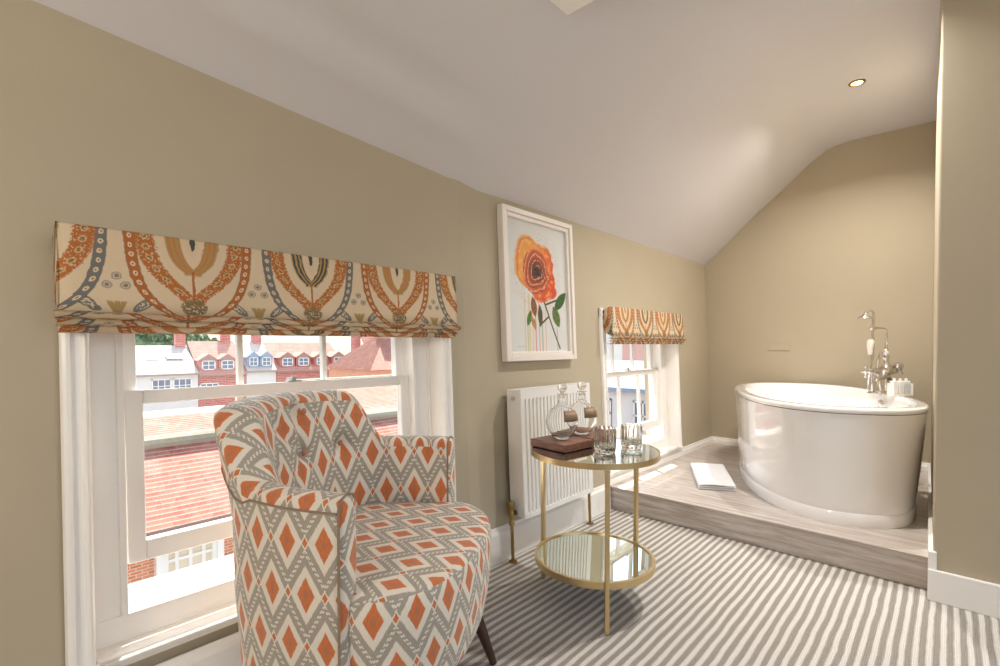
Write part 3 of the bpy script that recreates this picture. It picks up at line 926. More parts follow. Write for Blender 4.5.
# ------------------------------------------------------------------ round side table
TC = (.547, 1.808); TH = .650
angs = [math.atan2(p[1] - TC[1], p[0] - TC[0]) for p in ((.730, 1.608), (.272, 1.795), (.611, 2.071))]
TB = thing('side_table', 'round two tier side table with gold frame and mirrored tops', 'side table', (TC[0], TC[1], 0))
TR, SR = .273, .256
b = BM(); lathe(b, [(TR - .012, TH - .022), (TR, TH - .022), (TR, TH + .0008), (TR - .004, TH + .0008), (TR - .004, TH - .001), (TR - .012, TH - .001), (TR - .012, TH - .022)], 96)
obj('top_rim', b, M_gold, TB, smooth_=True, autosmooth=30)
b = BM(); lathe(b, [(0, TH - .008), (TR - .006, TH - .008), (TR - .006, TH), (0, TH)], 96); obj('mirror_top', b, M_mirror, TB)
ZS = .185
b = BM(); lathe(b, [(SR - .012, ZS - .02), (SR, ZS - .02), (SR, ZS + .007), (SR - .012, ZS + .007), (SR - .012, ZS - .02)], 96); obj('shelf_rim', b, M_gold, TB, smooth_=True, autosmooth=30)
b = BM(); lathe(b, [(0, ZS - .006), (SR - .010, ZS - .006), (SR - .010, ZS + .001), (0, ZS + .001)], 96); obj('mirror_shelf', b, M_mirror, TB)
for q, (px, py) in zip(angs, ((.730, 1.608), (.272, 1.795), (.611, 2.071))):
    lx, ly = math.cos(q), math.sin(q); R = .2685
    b = BM(); box(b, -.0085, -.0085, 0.0005, .0085, .0085, TH - .022)
    o = obj('leg', b, M_gold, TB, bevel=.0015); o.location = (lx * R, ly * R, 0); o.rotation_euler.z = q
    b = BM(); lathe(b, [(0, TH - .030), (.005, TH - .030), (.006, TH - .022), (0, TH - .022)], 10, (lx * (R - .03) - ly * .025, ly * (R - .03) + lx * .025, 0)); obj('screw', b, M_gold, TB)
TT = TH + .0015

# walnut tray with two decanters
bc = (.470, 1.715); 
def place_px(o, x, y, z, rz=0): o.location = (x, y, z); o.rotation_euler.z = rz
TRAY_ROT = math.atan2(1.728 - 1.525, .577 - .598)   # direction of the short front edge
b = BM(); box(b, -.100, -.096, 0, .100, .096, .033)
tray = obj('decanter_board', b, M_walnut, bevel=.004)
tag(tray, 'dark walnut board under the glass decanter nearer the camera, at the table rim', 'wooden board', 'walnut boards under the decanters')
tray.location = (.418, 1.748, TT); tray.rotation_euler.z = math.radians(-6)
tray2 = tray.copy(); COL.objects.link(tray2); tray2['label'] = 'dark walnut board under the further glass decanter, half hidden behind the tumblers'
tray2.location = (.408, 1.948, TT); tray2.rotation_euler.z = math.radians(-3)

def decanter():
    d = thing('decanter', 'round glass decanter nearer the camera on the walnut board, with ball stopper', 'decanter', group='glass decanters on the walnut board')
    b = BM()
    outp = [(0, 0), (.030, 0), (.034, .003), (.050, .020), (.066, .045), (.072, .075), (.067, .105), (.049, .130), (.026, .146), (.017, .156), (.0155, .170), (.0155, .190), (.021, .196), (.021, .200), (.013, .200)]
    inp = [(.012, .188), (.012, .165), (.014, .154), (.024, .143), (.044, .127), (.063, .104), (.0685, .075), (.062, .047), (.047, .024), (.034, .010), (0, .008)]
    lathe(b, outp + inp, 48); obj('bottle', b, M_crystal, d, smooth_=True)
    b = BM(); lathe(b, [(0, .184), (.0110, .184), (.0115, .200), (.008, .203), (.008, .206)], 24); sphere(b, (0, 0, .226), .021, 24, 14)
    obj('stopper', b, M_crystal, d, smooth_=True)
    # tag plate hanging on the shoulder
    b = BM(); rows = []
    for r_, z in ((.0715, .084), (.067, .108), (.055, .130)):
        rows.append([b.verts.new(((r_ + .0035) * math.cos(a), (r_ + .0035) * math.sin(a), z)) for a in [math.radians(-32 + 64 * i / 8) for i in range(9)]])
    for A, B in zip(rows, rows[1:]):
        for i in range(8): b.faces.new((A[i], A[i + 1], B[i + 1], B[i]))
    o = obj('neck_label', b, M_plate, d, smooth_=True); s = o.modifiers.new('s', 'SOLIDIFY'); s.thickness = .002
    b = BM(); tube(b, [((.019 + .0005 * math.cos(2 * a)) * math.cos(a) + .010 * max(0, math.cos(a)), .019 * math.sin(a), .158 - .016 * max(0, math.cos(a))) for a in [2 * PI * i / 24 for i in range(25)]], .0009, 6)
    obj('chain', b, M_chrome, d)
    return d
d1 = decanter(); place_px(d1, .412, 1.758, TT + .0335, math.radians(-15))
d2 = copy_tree(d1); d2['label'] = 'round glass decanter further from the camera on the board, beside the tumblers'
place_px(d2, .412, 1.915, TT + .0335, math.radians(-15))

def tumbler():
    t = None; b = BM()
    fl = lambda a, z: 1 + (.045 * math.cos(14 * a) if .016 < z < .098 else 0)
    R = .044
    prof = [(0, 0), (R * .90, 0), (R * .97, .004), (R, .012), (R, .020), (R, .030), (R, .060), (R, .088), (R, .097), (R * .985, .102), (R * .93, .102)]
    inn = [(R * .90, .098), (R * .88, .060), (R * .86, .026), (R * .78, .020), (0, .018)]
    rings = lathe(b, prof, 112, flute=fl)
    r2 = lathe(b, inn, 112)
    A, B = rings[-1], r2[0]
    for i in range(112): b.faces.new((A[i], A[(i + 1) % 112], B[(i + 1) % 112], B[i]))
    return obj('tumbler', b, M_crystal, smooth_=True, autosmooth=60)
t1 = tumbler(); tag(t1, 'ribbed glass tumbler nearer the decanters on the gold table', 'glass tumbler', 'ribbed tumblers on the gold table')
t1.location = (.615, 1.783, TT)
t2 = t1.copy(); COL.objects.link(t2); t2['label'] = 'ribbed glass tumbler nearer the far window on the gold table'; t2.location = (.660, 1.926, TT); t2.rotation_euler.z = .1

# ------------------------------------------------------------------ bath
BCx, BCy = .993, 3.89
bax = (-.38, .925)
TUB = thing('bathtub', 'white oval freestanding bathtub on the grey wood platform', 'bathtub', (BCx, BCy, STEP_Z), (0, 0, math.atan2(bax[1], bax[0])))
# local x along the length (towards the far wall), local y to the window side
def se(th, a, b_, n):
    c, s = math.cos(th), math.sin(th)
    return (a * math.copysign(abs(c) ** (2 / n), c), b_ * math.copysign(abs(s) ** (2 / n), s))
NT = 128; TA, TBW = .915, .475; TZ = .622
def ring(bm, a, b_, n, z, cx=0): return [bm.verts.new((se(2 * PI * i / NT, a, b_, n)[0] + cx, se(2 * PI * i / NT, a, b_, n)[1], z)) for i in range(NT)]
def bridge(bm, R):
    for A, B in zip(R, R[1:]):
        for i in range(NT): bm.faces.new((A[i], A[(i + 1) % NT], B[(i + 1) % NT], B[i]))
b = BM()
R = [ring(b, TA - .038 + o, TBW - .030 + o, 2.3, z) for (z, o) in ((.0, .0), (.006, .0015), (.068, .0015), (.071, -.0005))]
R += [ring(b, lerp(TA - .038, TA - .003, t), lerp(TBW - .030, TBW - .003, t), lerp(2.3, 2.5, t), lerp(.073, .589, t)) for t in [k / 14 for k in range(15)]]
bridge(b, R); b.faces.new(R[0]); obj('outer_panel', b, M_tub, TUB, smooth_=True, autosmooth=40)
b = BM(); R = [ring(b, TA - .006, TBW - .006, 2.5, .588), ring(b, TA - .006, TBW - .006, 2.5, .593)]; bridge(b, R); obj('joint', b, M_seal, TUB)
b = BM()
R = [ring(b, TA - .03, TBW - .03, 2.5, .593), ring(b, TA - .002, TBW - .002, 2.5, .593), ring(b, TA, TBW, 2.5, .595), ring(b, TA, TBW, 2.5, .614), ring(b, TA - .004, TBW - .004, 2.5, .619),
     ring(b, TA - .014, TBW - .014, 2.5, .622), ring(b, TA - .065, TBW - .050, 2.5, .622), ring(b, TA - .078, TBW - .062, 2.5, .616), ring(b, TA - .088, TBW - .070, 2.5, .600)]
R += [ring(b, lerp(TA - .088, TA - .26, t), lerp(TBW - .070, TBW - .15, t), 2.5, .600 - .40 * t ** .8) for t in (.15, .3, .5, .7, .85)]
R += [ring(b, TA - .29, TBW - .175, 2.5, .185), ring(b, TA - .36, TBW - .23, 2.4, .165), ring(b, .3, .1, 2.2, .160)]
bridge(b, R); b.faces.new(R[-1]); obj('rim_basin', b, M_tub, TUB, smooth_=True, autosmooth=50)

# overflow fitting and waste inside the bath, taps on the far long side
def wpt(x, y, z=0):   # world -> tub local
    a = math.atan2(bax[1], bax[0]); dx, dy = x - BCx, y - BCy
    return (dx * math.cos(a) + dy * math.sin(a), -dx * math.sin(a) + dy * math.cos(a), z - STEP_Z)
b = BM()
tube(b, [(0, -.372, .555), (0, -.352, .548)], [.030, .030], 24); tube(b, [(0, -.352, .548), (0, -.346, .546)], [.024, .016], 24)
o = obj('overflow', b, M_chrome, TUB, smooth_=True, autosmooth=40); o.location = (-.02, -.012, .005)
b = BM(); lathe(b, [(0, .163), (.034, .163), (.034, .168), (.026, .172), (0, .174)], 24); obj('waste', b, M_chrome, TUB)

def bath_mixer():
    # base position: far side rim of the bath
    r = thing('bath_shower_mixer', 'chrome bath shower mixer with handset and cross handles on the bath rim', 'tap', (1.345, 4.11, STEP_Z + .622), (0, 0, math.radians(0)))
    r.scale = (1.26, 1.26, 1.26)
    # local frame: u = camera-right direction, w = depth (towards far wall), z up
    ux, uy = .733, .681; wx, wy = -.681, .733
    def Q(u, z, w=0): return (u * ux + w * wx, u * uy + w * wy, z)
    def T(name, pts, rad, mat=M_chrome, par=r, n=10, seg=12):
        b = BM(); pp = spline([Q(*p) for p in pts], n) if len(pts) > 2 else [Q(*p) for p in pts]
        if isinstance(rad, (list, tuple)):
            rad = [interp(i / (len(pp) - 1), [(k / (len(rad) - 1), v) for k, v in enumerate(rad)]) for i in range(len(pp))]
        tube(b, pp, rad, seg); return obj(name, b, mat, par, smooth_=True, autosmooth=50)
    T('standpipe', [(-.055, 0, 0), (-.055, .11, 0)], .0085); T('standpipe', [(.045, 0, .03), (.045, .11, .03)], .0085)
    for (u, w) in ((-.055, 0), (.045, .03)):
        b = BM(); c = Q(u, 0, w); lathe(b, [(0, 0), (.024, 0), (.022, .006), (.012, .010), (0, .010)], 20, c); obj('floor_collar', b, M_chrome, r, smooth_=True, autosmooth=40)
    # body: fat horizontal barrel with end valves
    T('body', [(-.065, .115, 0), (-.02, .115, .01), (.02, .118, .015), (.075, .120, .02)], [.015, .021, .026, .024, .017])
    b = BM(); sphere(b, Q(.015, .125, .0), .032, 20, 14, (1, 1, 1.1)); lathe(b, [(.020, .14), (.024, .150), (.014, .162), (.012, .185), (.017, .190), (.015, .200), (.008, .206), (.008, .225), (.012, .232), (.008, .24), (.006, .262)], 20, Q(.015, 0, 0))
    obj('diverter', b, M_chrome, r, smooth_=True, autosmooth=50)
    b = BM(); sphere(b, Q(.015, .214, 0), .0125, 14, 10, (1, 1, 1.2)); obj('diverter_knob', b, M_ceramic, r, smooth_=True)
    # cross handles
    for (u, w, z, du) in ((-.098, -.01, .115, -1), (.085, .0, .128, 1)):
        hb = T('handle_stem', [(u - du * .03, z, w), (u + du * .006, z, w)], [.010, .008])
        b = BM()
        for k in range(4):
            a = PI / 4 + k * PI / 2 if du > 0 else k * PI / 2
            c = Vector(Q(u, z, w)); d = Vector((wx * math.cos(a), wy * math.cos(a), math.sin(a)))
            tube(b, [c, c + d * .024], [.0045, .0055], 10); sphere(b, c + d * .026, .0075, 10, 8)
        sphere(b, Q(u + du * .004, z, w), .011, 12, 8)
        obj('cross_handle', b, M_chrome, hb, smooth_=True)
    b = BM(); sphere(b, Q(.070, .145, -.01), .024, 18, 12, (1, 1, .8)); obj('thermostat_knob', b, M_chrome, r, smooth_=True)
    # spout pointing left, over the bath
    T('spout', [(.01, .092, -.02), (-.04, .086, -.05), (-.085, .082, -.08), (-.105, .070, -.09), (-.108, .055, -.09)], [.014, .011, .0105, .011, .014])
    # handset cradle, riser and curved hose
    T('riser_pipe', [(.018, .26, 0), (.018, .300, 0), (.012, .335, 0), (-.012, .345, 0), (-.060, .345, 0)], .0048)
    b = BM(); sphere(b, Q(-.062, .345, 0), .013, 14, 10); tube(b, [Q(-.062, .345, 0), Q(-.040, .345, 0)], .008); obj('cradle', b, M_chrome, r, smooth_=True)
    hs = T('hand_shower', [(-.060, .30, 0), (-.055, .36, 0), (-.054, .41, 0), (-.066, .435, 0), (-.088, .432, 0), (-.100, .418, 0)], [.006, .007, .007, .008, .010])
    b = BM(); c = Q(-.103, .400, -.006)
    lathe(b, [(0, .022), (.010, .022), (.016, .012), (.034, .000), (.036, -.004), (.033, -.006), (0, -.006)], 28, c); obj('shower_rose', b, M_chrome, hs, smooth_=True, autosmooth=40)
    b = BM(); tube(b, [Q(-.085, .205, -.02), Q(-.085, .245, -.02), Q(-.083, .275, -.02), Q(-.083, .285, -.02)], [.010, .0155, .0175, .010], 16); obj('handle_grip', b, M_ceramic, hs, smooth_=True, autosmooth=50)
    T('hose', [(-.056, .30, 0), (-.052, .22, .0), (-.062, .12, .01), (-.072, .02, .01), (-.066, .004, .01)], .0058, M_chrome)
    T('hose', [(-.004, .225, -.01), (-.026, .200, -.01), (-.030, .14, .0), (-.018, .06, .0), (-.008, .012, .0)], .0058, M_chrome)
    T('valve_lever', [(.02, .085, 0), (.06, .055, -.01)], [.006, .009], M_seal)
    return r
mx_ = bath_mixer()

# rack of toiletries on the near end of the rim
tr = thing('toiletry_caddy', 'small white rack of bottled toiletries on the bath rim beside the mixer', 'caddy', (1.442, 3.98, STEP_Z + .623), (0, 0, math.radians(43)))
tr.scale = (1.2, 1.2, 1.3)
b = BM(); box(b, -.052, -.022, 0, .052, .022, .008)
for xx in (-.050, .050): box(b, xx - .002, -.022, .008, xx + .002, .022, .06)
for zz in (.035, .057): box(b, -.05, -.022, zz, .05, -.020, zz + .003); box(b, -.05, .020, zz, .05, .022, zz + .003)
obj('rack', b, M_ceramic, tr, bevel=.001)
for k in range(3):
    b = BM(); box(b, -.014, -.013, .009, .014, .013, .072); o = obj('bottle', b, plain('toiletry_%d' % k, srgb(*((226, 230, 236), (236, 232, 226), (214, 222, 230))[k]), .3), tr, bevel=.004)
    o.location.x = -.032 + k * .032
    c = BM(); lathe(c, [(0, .072), (.007, .072), (.007, .084), (0, .085)], 12); obj('cap', c, M_ceramic, o)

# blank cover plate on the far wall
b = BM(); box(b, .478, YF - .008, 1.052, .645, YF - .0005, 1.108)
pl = obj('wall_cover_plate', b, M_wall, bevel=.003); tag(pl, 'blank beige rectangular cover plate on the far wall left of the taps', 'cover plate')

# folded towel / bath mat on the platform
def towel():
    b = BM()
    A, B_, C_, D_ = Vector((.206, 3.739, 0)), Vector((.409, 3.865, 0)), Vector((.675, 3.305, 0)), Vector((.478, 3.190, 0))
    n = 16; lay = 3; t = .013
    for k in range(lay):
        top = []; bot = []
        e = k * .004
        for i in range(n + 1):
            rt_, rb = [], []
            for j in range(n + 1):
                u, v = e + (1 - 2 * e) * i / n, e + (1 - 2 * e) * j / n
                p = A.lerp(B_, u).lerp(D_.lerp(C_, u), v)
                ed = min(i, n - i, j, n - j) / 2.0
                rnd = 0 if ed >= 1 else (1 - ed) ** 2
                wob = .0022 * math.sin(u * 7 + k) * math.cos(v * 5 + k * 2)
                rt_.append(b.verts.new((p.x, p.y, STEP_Z + k * t + t - rnd * t * .4 + wob * (k + 1) * .5 + .0005)))
                rb.append(b.verts.new((p.x, p.y, STEP_Z + k * t + rnd * t * .4 + .0005 + (wob * k * .5 if k else 0))))
            top.append(rt_); bot.append(rb)
        for i in range(n):
            for j in range(n):
                b.faces.new((top[i][j], top[i + 1][j], top[i + 1][j + 1], top[i][j + 1]))
                b.faces.new((bot[i][j], bot[i][j + 1], bot[i + 1][j + 1], bot[i + 1][j]))
        for i in range(n):
            for (p, q) in (((i, 0), (i + 1, 0)), ((i, n), (i + 1, n)), ((0, i), (0, i + 1)), ((n, i), (n, i + 1))):
                b.faces.new((top[p[0]][p[1]], top[q[0]][q[1]], bot[q[0]][q[1]], bot[p[0]][p[1]]))
    o = obj('folded_towel', b, M_towel, smooth_=True, autosmooth=60)
    tag(o, 'folded white towel lying on the wooden platform left of the bathtub', 'towel')
towel()

# ------------------------------------------------------------------ downlights
def downlight(x, y, label, DL_W, spread=150):
    z = 2.752
    d = thing('ceiling_downlight', label, 'downlight', (x, y, z), group='recessed ceiling downlights')
    b = BM(); lathe(b, [(.030, -.001), (.031, -.006), (.044, -.005), (.046, 0), (.030, 0)], 40); obj('bezel', b, M_brass, d, smooth_=True, autosmooth=40)
    b = BM(); lathe(b, [(0, -.002), (.030, -.002), (.030, -.001), (0, -.001)], 32); obj('bulb', b, M_lamp, d)
    L = bpy.data.lights.new('downlight_beam', 'AREA'); L.shape = 'DISK'; L.size = .07; L.energy = DL_W; L.color = (1, .96, .91); L.spread = math.radians(spread)
    o = bpy.data.objects.new('downlight_beam', L); link(o, d); o.location = (0, 0, -.012)
downlight(1.222, 3.785, 'recessed brass rimmed downlight glowing in the ceiling above the bath', 11, 148)

downlight(1.25, 2.72, 'added fill downlight, out of view in the ceiling just in front of the platform step', 9, 118)  # extra unseen fitting, added to light the alcove and bath front
downlight(1.25, 1.30, 'added fill downlight, out of view in the ceiling above the striped carpet beside the armchair', 1.0, 118)  # extra unseen fitting, added as weak fill over the carpet
# added fill lamp, unseen behind the camera's left shoulder, brightens chair and wall
fl = thing('fill_lamp', 'added fill lamp, a glowing globe on a brass stand unseen behind the camera', 'fill lamp', (1.05, -1.35, 0))
b = BM(); lathe(b, [(0, .001), (.15, .001), (.15, .012), (.13, .02), (.02, .026), (.012, .05), (0, .05)], 40); obj('base', b, M_brass, fl, smooth_=True, autosmooth=40)
b = BM(); tube(b, [(0, 0, .04), (0, 0, 1.22)], .010); obj('pole', b, M_brass, fl, smooth_=True)
b = BM(); lathe(b, [(0, 1.21), (.05, 1.22), (.055, 1.25), (0, 1.25)], 24); obj('lamp_holder', b, M_brass, fl, smooth_=True, autosmooth=40)
b = BM(); sphere(b, (0, 0, 1.41), .17, 32, 20); obj('fill_globe', b, M_globe, fl, smooth_=True)
# ------------------------------------------------------------------ outside
def quad(bm, pts, uvs):
    uvL = bm.loops.layers.uv.active or bm.loops.layers.uv.new('UVMap')
    f = bm.faces.new([bm.verts.new(p) for p in pts])
    for lp, q in zip(f.loops, uvs): lp[uvL].uv = q
def roof_slab(name, mat, parent, x0, z0, x1, z1, ya, yb, t=.12):
    """slope rising from eave (x0,z0) to ridge (x1,z1), running along y"""
    b = BM(); L = math.hypot(x1 - x0, z1 - z0)
    quad(b, [(x0, ya, z0), (x0, yb, z0), (x1, yb, z1), (x1, ya, z1)], [(ya, 0), (yb, 0), (yb, L), (ya, L)])
    quad(b, [(x0, ya, z0 - t), (x1, ya, z1 - t), (x1, yb, z1 - t), (x0, yb, z0 - t)], [(0, 0)] * 4)
    quad(b, [(x0, ya, z0 - t), (x0, yb, z0 - t), (x0, yb, z0), (x0, ya, z0)], [(0, 0)] * 4)
    for y in (ya, yb): quad(b, [(x0, y, z0 - t), (x0, y, z0), (x1, y, z1), (x1, y, z1 - t)], [(0, 0)] * 4)
    return obj(name, b, mat, parent)
def wallbox(name, mat, parent, x0, y0, z0, x1, y1, z1):
    b = BM(); b.loops.layers.uv.new('UVMap'); uvL = b.loops.layers.uv.active
    box(b, x0, y0, z0, x1, y1, z1)
    for f in b.faces:
        n = f.normal; f.normal_update(); n = f.normal
        for lp in f.loops:
            c = lp.vert.co; lp[uvL].uv = (c.y, c.z) if abs(n.x) > .5 else (c.x, c.z)
    return obj(name, b, mat, parent)
def far_window(parent, x, yc, z0, w, h, nb=2, nh=2, glass=None, frame=None):
    fr = frame or M_white; t = min(.08, w * .09)
    b = BM()
    box(b, x, yc - w / 2, z0, x + .08, yc - w / 2 + t, z0 + h); box(b, x, yc + w / 2 - t, z0, x + .08, yc + w / 2, z0 + h)
    box(b, x, yc - w / 2, z0, x + .08, yc + w / 2, z0 + t); box(b, x, yc - w / 2, z0 + h - t, x + .08, yc + w / 2, z0 + h)
    for i in range(1, nb): y = yc - w / 2 + w * i / nb; box(b, x, y - t * .35, z0, x + .06, y + t * .35, z0 + h)
    for i in range(1, nh): z = z0 + h * i / nh; box(b, x - .001, yc - w / 2 + .001, z - t * .35, x + .062, yc + w / 2 - .001, z + t * .35)
    o = obj('window', b, fr, parent)
    b = BM(); box(b, x - .02, yc - w / 2 + t * .5, z0 + t * .5, x + .03, yc + w / 2 - t * .5, z0 + h - t * .5)
    obj('pane', b, glass or M_farglass, o); return o

# the near tiled house just across the yard
nh = thing('tiled_house', 'near brick house with weathered clay tile roof seen through the first window', 'house', (-6, 3, -6))
nh.location = (0, 0, 0)
XN = -5.5; Zev = -1.20; RID = .95
wallbox('wall', M_brick, nh, XN - .30, -3.0, -6.5, XN - .25, 6.8, Zev + .05)
roof_slab('roof', M_tile, nh, XN, Zev, XN - RID, Zev + RID, -3.1, 6.9)
b = BM(); tube(b, [(XN - RID, -3.1, Zev + RID - .02), (XN - RID, 6.9, Zev + RID - .02)], .10, 10); obj('ridge', b, M_lead, nh)
b = BM(); box(b, XN - .02, -3.1, Zev - .16, XN + .06, 6.9, Zev - .05); obj('gutter', b, M_grey_blue, nh, bevel=.02)
fw = far_window(nh, XN - .25, 1.88, -1.92, .62, .66, 4, 3, M_curtain)
for ya in (1.49, 2.19):
    b = BM(); box(b, XN - .26, ya, -1.96, XN - .14, ya + .08, -1.22); obj('window_surround', b, M_white, nh)
b = BM(); box(b, XN - .26, 1.44, -2.02, XN - .10, 2.32, -1.96); obj('stone_sill', b, M_grey_blue, nh)
# back slope and parapet of the same block
mh = thing('second_tiled_roof', 'low clay tiled roof with pale parapet behind the near brick house', 'roof')
wallbox('parapet', M_far_white, mh, -8.0, -3.5, -4, -7.85, 8.0, -.47)
roof_slab('roof', M_tile, mh, -8.0, -1.0, -9.6, -.29, -3.5, 9.0)
wallbox('gable', M_brick, mh, -12.0, -3.4, -6, -9.4, 8.0, -.45)

def house(x, ya, yb, ze, zr, wmat, rmat, label, dormers=(), chim=(), wins=(), dmat=None, depth=3.2, sky=()):
    h = thing('terraced_house', label, 'house', group='terraced houses beyond the rooftops')
    wallbox('wall', wmat, h, x - 8, ya + .02, -8, x, yb - .02, ze)
    roof_slab('roof', rmat, h, x + .25, ze - .05, x - depth, zr, ya + .02, yb - .02, .15)
    for (yc, w) in dormers:
        dz = ze + .10; hh = 1.05
        d = wallbox('dormer', dmat or wmat, h, x - 1.9, yc - w / 2, dz - .1, x - .15, yc + w / 2, dz + hh)
        b = BM(); prism_ax(b, [(yc - w / 2 - .12, dz + hh), (yc + w / 2 + .12, dz + hh), (yc, dz + hh + .55)], 0, x - 2.4, x - .05); obj('dormer_roof', b, rmat if rmat is not M_tile_pale else M_grey_blue, d)
        far_window(d, x - .15, yc, dz + .25, w * .72, hh * .75)
    for (yc, zt_) in chim:
        c = wallbox('chimney', M_brick_far, h, x - depth - .4, yc - .35, ze, x - depth + .3, yc + .35, zt_)
        b = BM()
        for q in (-.15, .15): lathe(b, [(0, zt_), (.11, zt_), (.09, zt_ + .35), (0, zt_ + .35)], 10, (x - depth, yc + q, 0))
        obj('chimney_pot', b, M_brick_far, c)
    for (yc, z0, w, hh) in wins: far_window(h, x, yc, z0, w, hh, 3, 3)
    for (yc, zz, w) in sky:
        b = BM(); k = (zr - ze) / (depth + .25); 
        xx = x + .25 - (zz - ze) / k
        vs = [b.verts.new(p) for p in ((xx + .02, yc - w / 2, zz + .06), (xx + .02, yc + w / 2, zz + .06), (xx - .55, yc + w / 2, zz + .06 + .55 * k), (xx - .55, yc - w / 2, zz + .06 + .55 * k))]
        b.faces.new(vs); o = obj('rooflight', b, M_white, h); s = o.modifiers.new('s', 'SOLIDIFY'); s.thickness = .08
    return h
XF = -44
def yat(u):   # y on the terrace facade seen at picture column u (used once to lay the street out)
    s = (u - 500) / 484.; a = math.radians(42.9)
    dx, dy = -math.sin(a) + s * math.cos(a), math.cos(a) + s * math.sin(a)
    return dy * (XF - 1.67) / dx
Y = yat
house(XF, Y(120), Y(198), -1.15, 1.05, M_far_white, M_tile_pale, 'cream rendered terraced house with pale roof and rooflights, leftmost in the first window', chim=((Y(191), 2.1),), wins=((Y(161), -3.3, 1.3, 1.7), (Y(182), -3.3, 1.3, 1.7)), sky=((Y(157), -.1, .9), (Y(180), -.1, 1.2)))
house(XF, Y(198), Y(246), -1.35, 1.45, M_brick_far, M_tile_pink, 'red brick terraced house with two white framed dormers next to the cream house', dormers=((Y(209), 1.4), (Y(228), 1.4)), chim=((Y(238), 2.6),), wins=((Y(209), -3.4, 1.4, 1.3),), dmat=M_brick_far)
house(XF, Y(246), Y(276), -1.15, 1.4, M_far_white, M_tile_pale, 'white terraced house with slate blue dormer left of the pink roofs', dormers=((Y(254), 1.0), (Y(267), 1.1)), chim=((Y(270), 2.4),), dmat=M_grey_blue)
house(XF, Y(276), Y(345), -1.25, 1.35, M_brick_far, M_tile_pink, 'long terraced house with pink tiled roof and four dormers, right of the slate blue dormer', dormers=((Y(288), 1.4), (Y(304), 1.4), (Y(322), 1.4), (Y(339), 1.4)), dmat=M_pinkwall)
house(XF + 4, Y(345) + 1, Y(470), -1.2, 2.6, M_brick_far, M_tile_red, 'tall red tiled house at the right edge of the first window', chim=((Y(352), 3.6),))
house(XF, Y(60), Y(120), -1.15, 1.3, M_brick_far, M_tile_red, 'red tiled terraced house left of the cream rendered house')
# big tiled hip roof closer in, right panes of the first window
hp = thing('hipped_roof_house', 'closer brick house with steep hipped clay roof behind the right panes of the first window', 'house')
def hip(parent, x, ya, yb, ze, zr, dep, inset, mat):
    b = BM()
    L = math.hypot(dep, zr - ze)
    quad(b, [(x, ya, ze), (x, yb, ze), (x - dep, yb - inset * .2, zr), (x - dep, ya + inset, zr)], [(ya, 0), (yb, 0), (yb - inset * .2, L), (ya + inset, L)])
    quad(b, [(x, ya, ze), (x - dep, ya + inset, zr), (x - 2 * dep, ya, ze)], [(0, 0), (dep, L), (2 * dep, 0)])
    quad(b, [(x, yb, ze), (x - 2 * dep, yb, ze), (x - dep, yb - inset * .2, zr)], [(0, 0), (2 * dep, 0), (dep, L)])
    obj('roof', b, mat, parent)
wallbox('wall', M_brick, hp, -24.7, 13.8, -8, -20.2, 19.5, -.15)
hip(hp, -20, 13.6, 19.8, -.2, 2.0, 2.4, 2.6, M_tile)
wallbox('chimney', M_brick_far, hp, -22.6, 15.6, 0, -21.8, 16.5, 2.9)
lr = thing('tiled_outhouse', 'low tiled outbuilding with mossy verge in the lower right panes of the first window', 'building')
wallbox('wall', M_brick, lr, -13.0, 5.9, -7, -9.6, 13.5, -.95)
roof_slab('roof', M_tile, lr, -9.4, -1.0, -11.6, .05, 5.7, 13.7)
b = BM(); tube(b, [(-11.6, 5.7, .06), (-11.6, 13.7, .06)], .09, 8); obj('ridge', b, M_lead, lr)

# buildings beyond the second window
wb = thing('white_rendered_building', 'white rendered building with grey roof seen through the far window', 'building')
def wy(name, mat, parent, x0, y0, z0, x1, y1, z1): return wallbox(name, mat, parent, x0, y0, z0, x1, y1, z1)
wy('wall', M_far_white, wb, -12.0, 16.0, -7, -4.5, 24, -.60)
b = BM(); prism_ax(b, [(15.8, -.60), (15.8, -.45), (18.0, .25), (24.2, .25), (24.2, -.6)], 0, -12.2, -4.3); obj('roof', b, M_grey_blue, wb)
for (xc, zc) in ((-6.25, -1.95), (-7.9, -1.95), (-9.6, -1.95)):
    b = BM(); w = .75; h = 1.05
    for q in (-w / 2, 0 - .03, w / 2 - .06): box(b, xc + q, 15.93, zc, xc + q + .06, 16.0, zc + h)
    for q in (0, h / 2 - .03, h - .06): box(b, xc - w / 2, 15.93, zc + q, xc + w / 2, 16.0, zc + q + .06)
    o = obj('window', b, M_white, wb); b = BM(); box(b, xc - w / 2, 15.96, zc, xc + w / 2, 16.02, zc + h); obj('pane', b, M_farglass, o)
tb = thing('brick_townhouse', 'tall pale townhouse with pink brick panels at the top of the far window', 'building')
wy('wall', M_far_white, tb, -24, 34, -8, -6, 44, 3.4)
for (xa, xb) in ((-16.9, -15.0), (-12.6, -11.6), (-20.5, -19.2)):
    b = BM(); box(b, xa, 33.9, -.4, xb, 34.0, 2.6); obj('brick_panel', b, M_brick_far, tb)
b = BM(); box(b, -24.3, 33.8, -1.6, -5.7, 34.2, -1.2); obj('cornice', b, M_lead, tb)

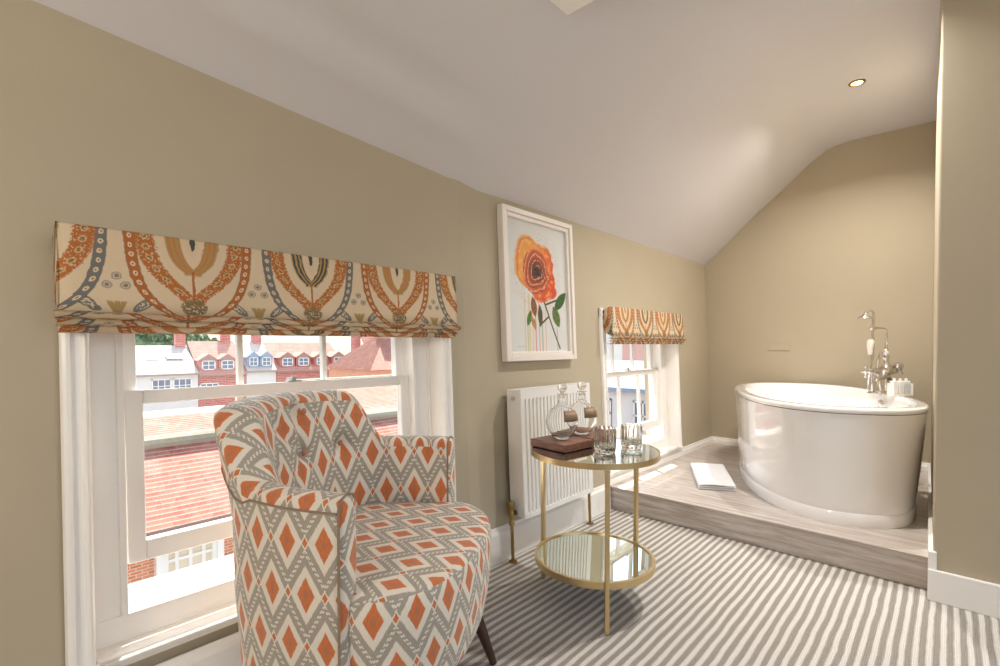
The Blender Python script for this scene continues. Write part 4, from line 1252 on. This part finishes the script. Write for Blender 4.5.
def tree(x, y, zb, r, label, seed):
    rd = random.Random(seed)
    t = thing('broadleaf_tree', label, 'tree', (x, y, 0), group='trees behind the terraced houses')
    b = BM()
    for _ in range(900):
        u, v, w = rd.gauss(0, 1), rd.gauss(0, 1), rd.gauss(0, 1); l = math.sqrt(u * u + v * v + w * w)
        k = r * (.75 + .3 * rd.random()) / l; c = Vector((u * k, v * k * 1.5, zb + w * k * .8)); s = .35
        a = Vector((rd.gauss(0, 1), rd.gauss(0, 1), rd.gauss(0, 1))).normalized(); d = a.orthogonal().normalized(); e = a.cross(d)
        b.faces.new([b.verts.new(c + d * s), b.verts.new(c + e * s * .7), b.verts.new(c - d * s), b.verts.new(c - e * s * .7)])
    sphere(b, (0, 0, zb), r * .85, 14, 10, (1, 1.5, .8))
    obj('crown', b, M_leafm, t)
    b = BM(); tube(b, [(0, 0, -8), (0, 0, zb)], [.35, .2], 8); obj('trunk', b, M_trunk, t)
tree(-58, Y(148) * 1.32, 1.3, 2.6, 'dark green tree behind the cream house in the first window', 1)
tree(-66, Y(180) * 1.5, .8, 2.6, 'lighter green tree right of the dark one behind the cream house', 2)
b = BM(); box(b, -90, -60, -8.2, -.6, 90, -8); struct(obj('ground', b, M_ground))
b = BM(); box(b, 4.8, -60, -8.2, 60, 90, -8); struct(obj('ground', b, M_ground))

# ------------------------------------------------------------------ light
w = bpy.data.worlds.new('World'); scene.world = w; w.use_nodes = True
nt = w.node_tree; bg = nt.nodes['Background']
sky = nt.nodes.new('ShaderNodeTexSky'); sky.sky_type = 'NISHITA'
sky.sun_disc = False; sky.sun_elevation = math.radians(58); sky.sun_rotation = math.radians(-58)
sky.air_density = 1.2; sky.dust_density = 2.5; sky.ozone_density = 1
hz = mixc(nt, .5, sky.outputs[0], (2.5, 2.5, 2.5, 1)); nt.links.new(hz, bg.inputs[0]); bg.inputs[1].default_value = .27
S = bpy.data.lights.new('sun', 'SUN'); S.energy = 5.0; S.angle = math.radians(.6); S.color = (1, .95, .86)
so = bpy.data.objects.new('sun', S); link(so)
sd = Vector((.50, -.31, -1.0)); so.rotation_euler = sd.to_track_quat('-Z', 'Y').to_euler()

# ------------------------------------------------------------------ camera
cam = bpy.data.cameras.new('camera'); co = bpy.data.objects.new('camera', cam); link(co)
co.location = (1.67, 0, 1.10); co.rotation_euler = (math.radians(89), 0, math.radians(42.9))
cam.sensor_width = 36; cam.lens = 484 / 1000 * 36; cam.shift_y = .02045; cam.clip_start = .02; cam.clip_end = 500
scene.camera = co
scene.view_settings.view_transform = 'Standard'; scene.view_settings.look = 'None'
scene.view_settings.exposure = 1.1; scene.view_settings.gamma = 1; scene.view_settings.use_curve_mapping = False
scene.cycles.use_denoising = True
scene.cycles.max_bounces = 12; scene.cycles.diffuse_bounces = 6; scene.cycles.glossy_bounces = 6
scene.cycles.transmission_bounces = 12; scene.cycles.transparent_max_bounces = 16
scene.cycles.caustics_reflective = False; scene.cycles.caustics_refractive = False
scene.cycles.sample_clamp_indirect = 6
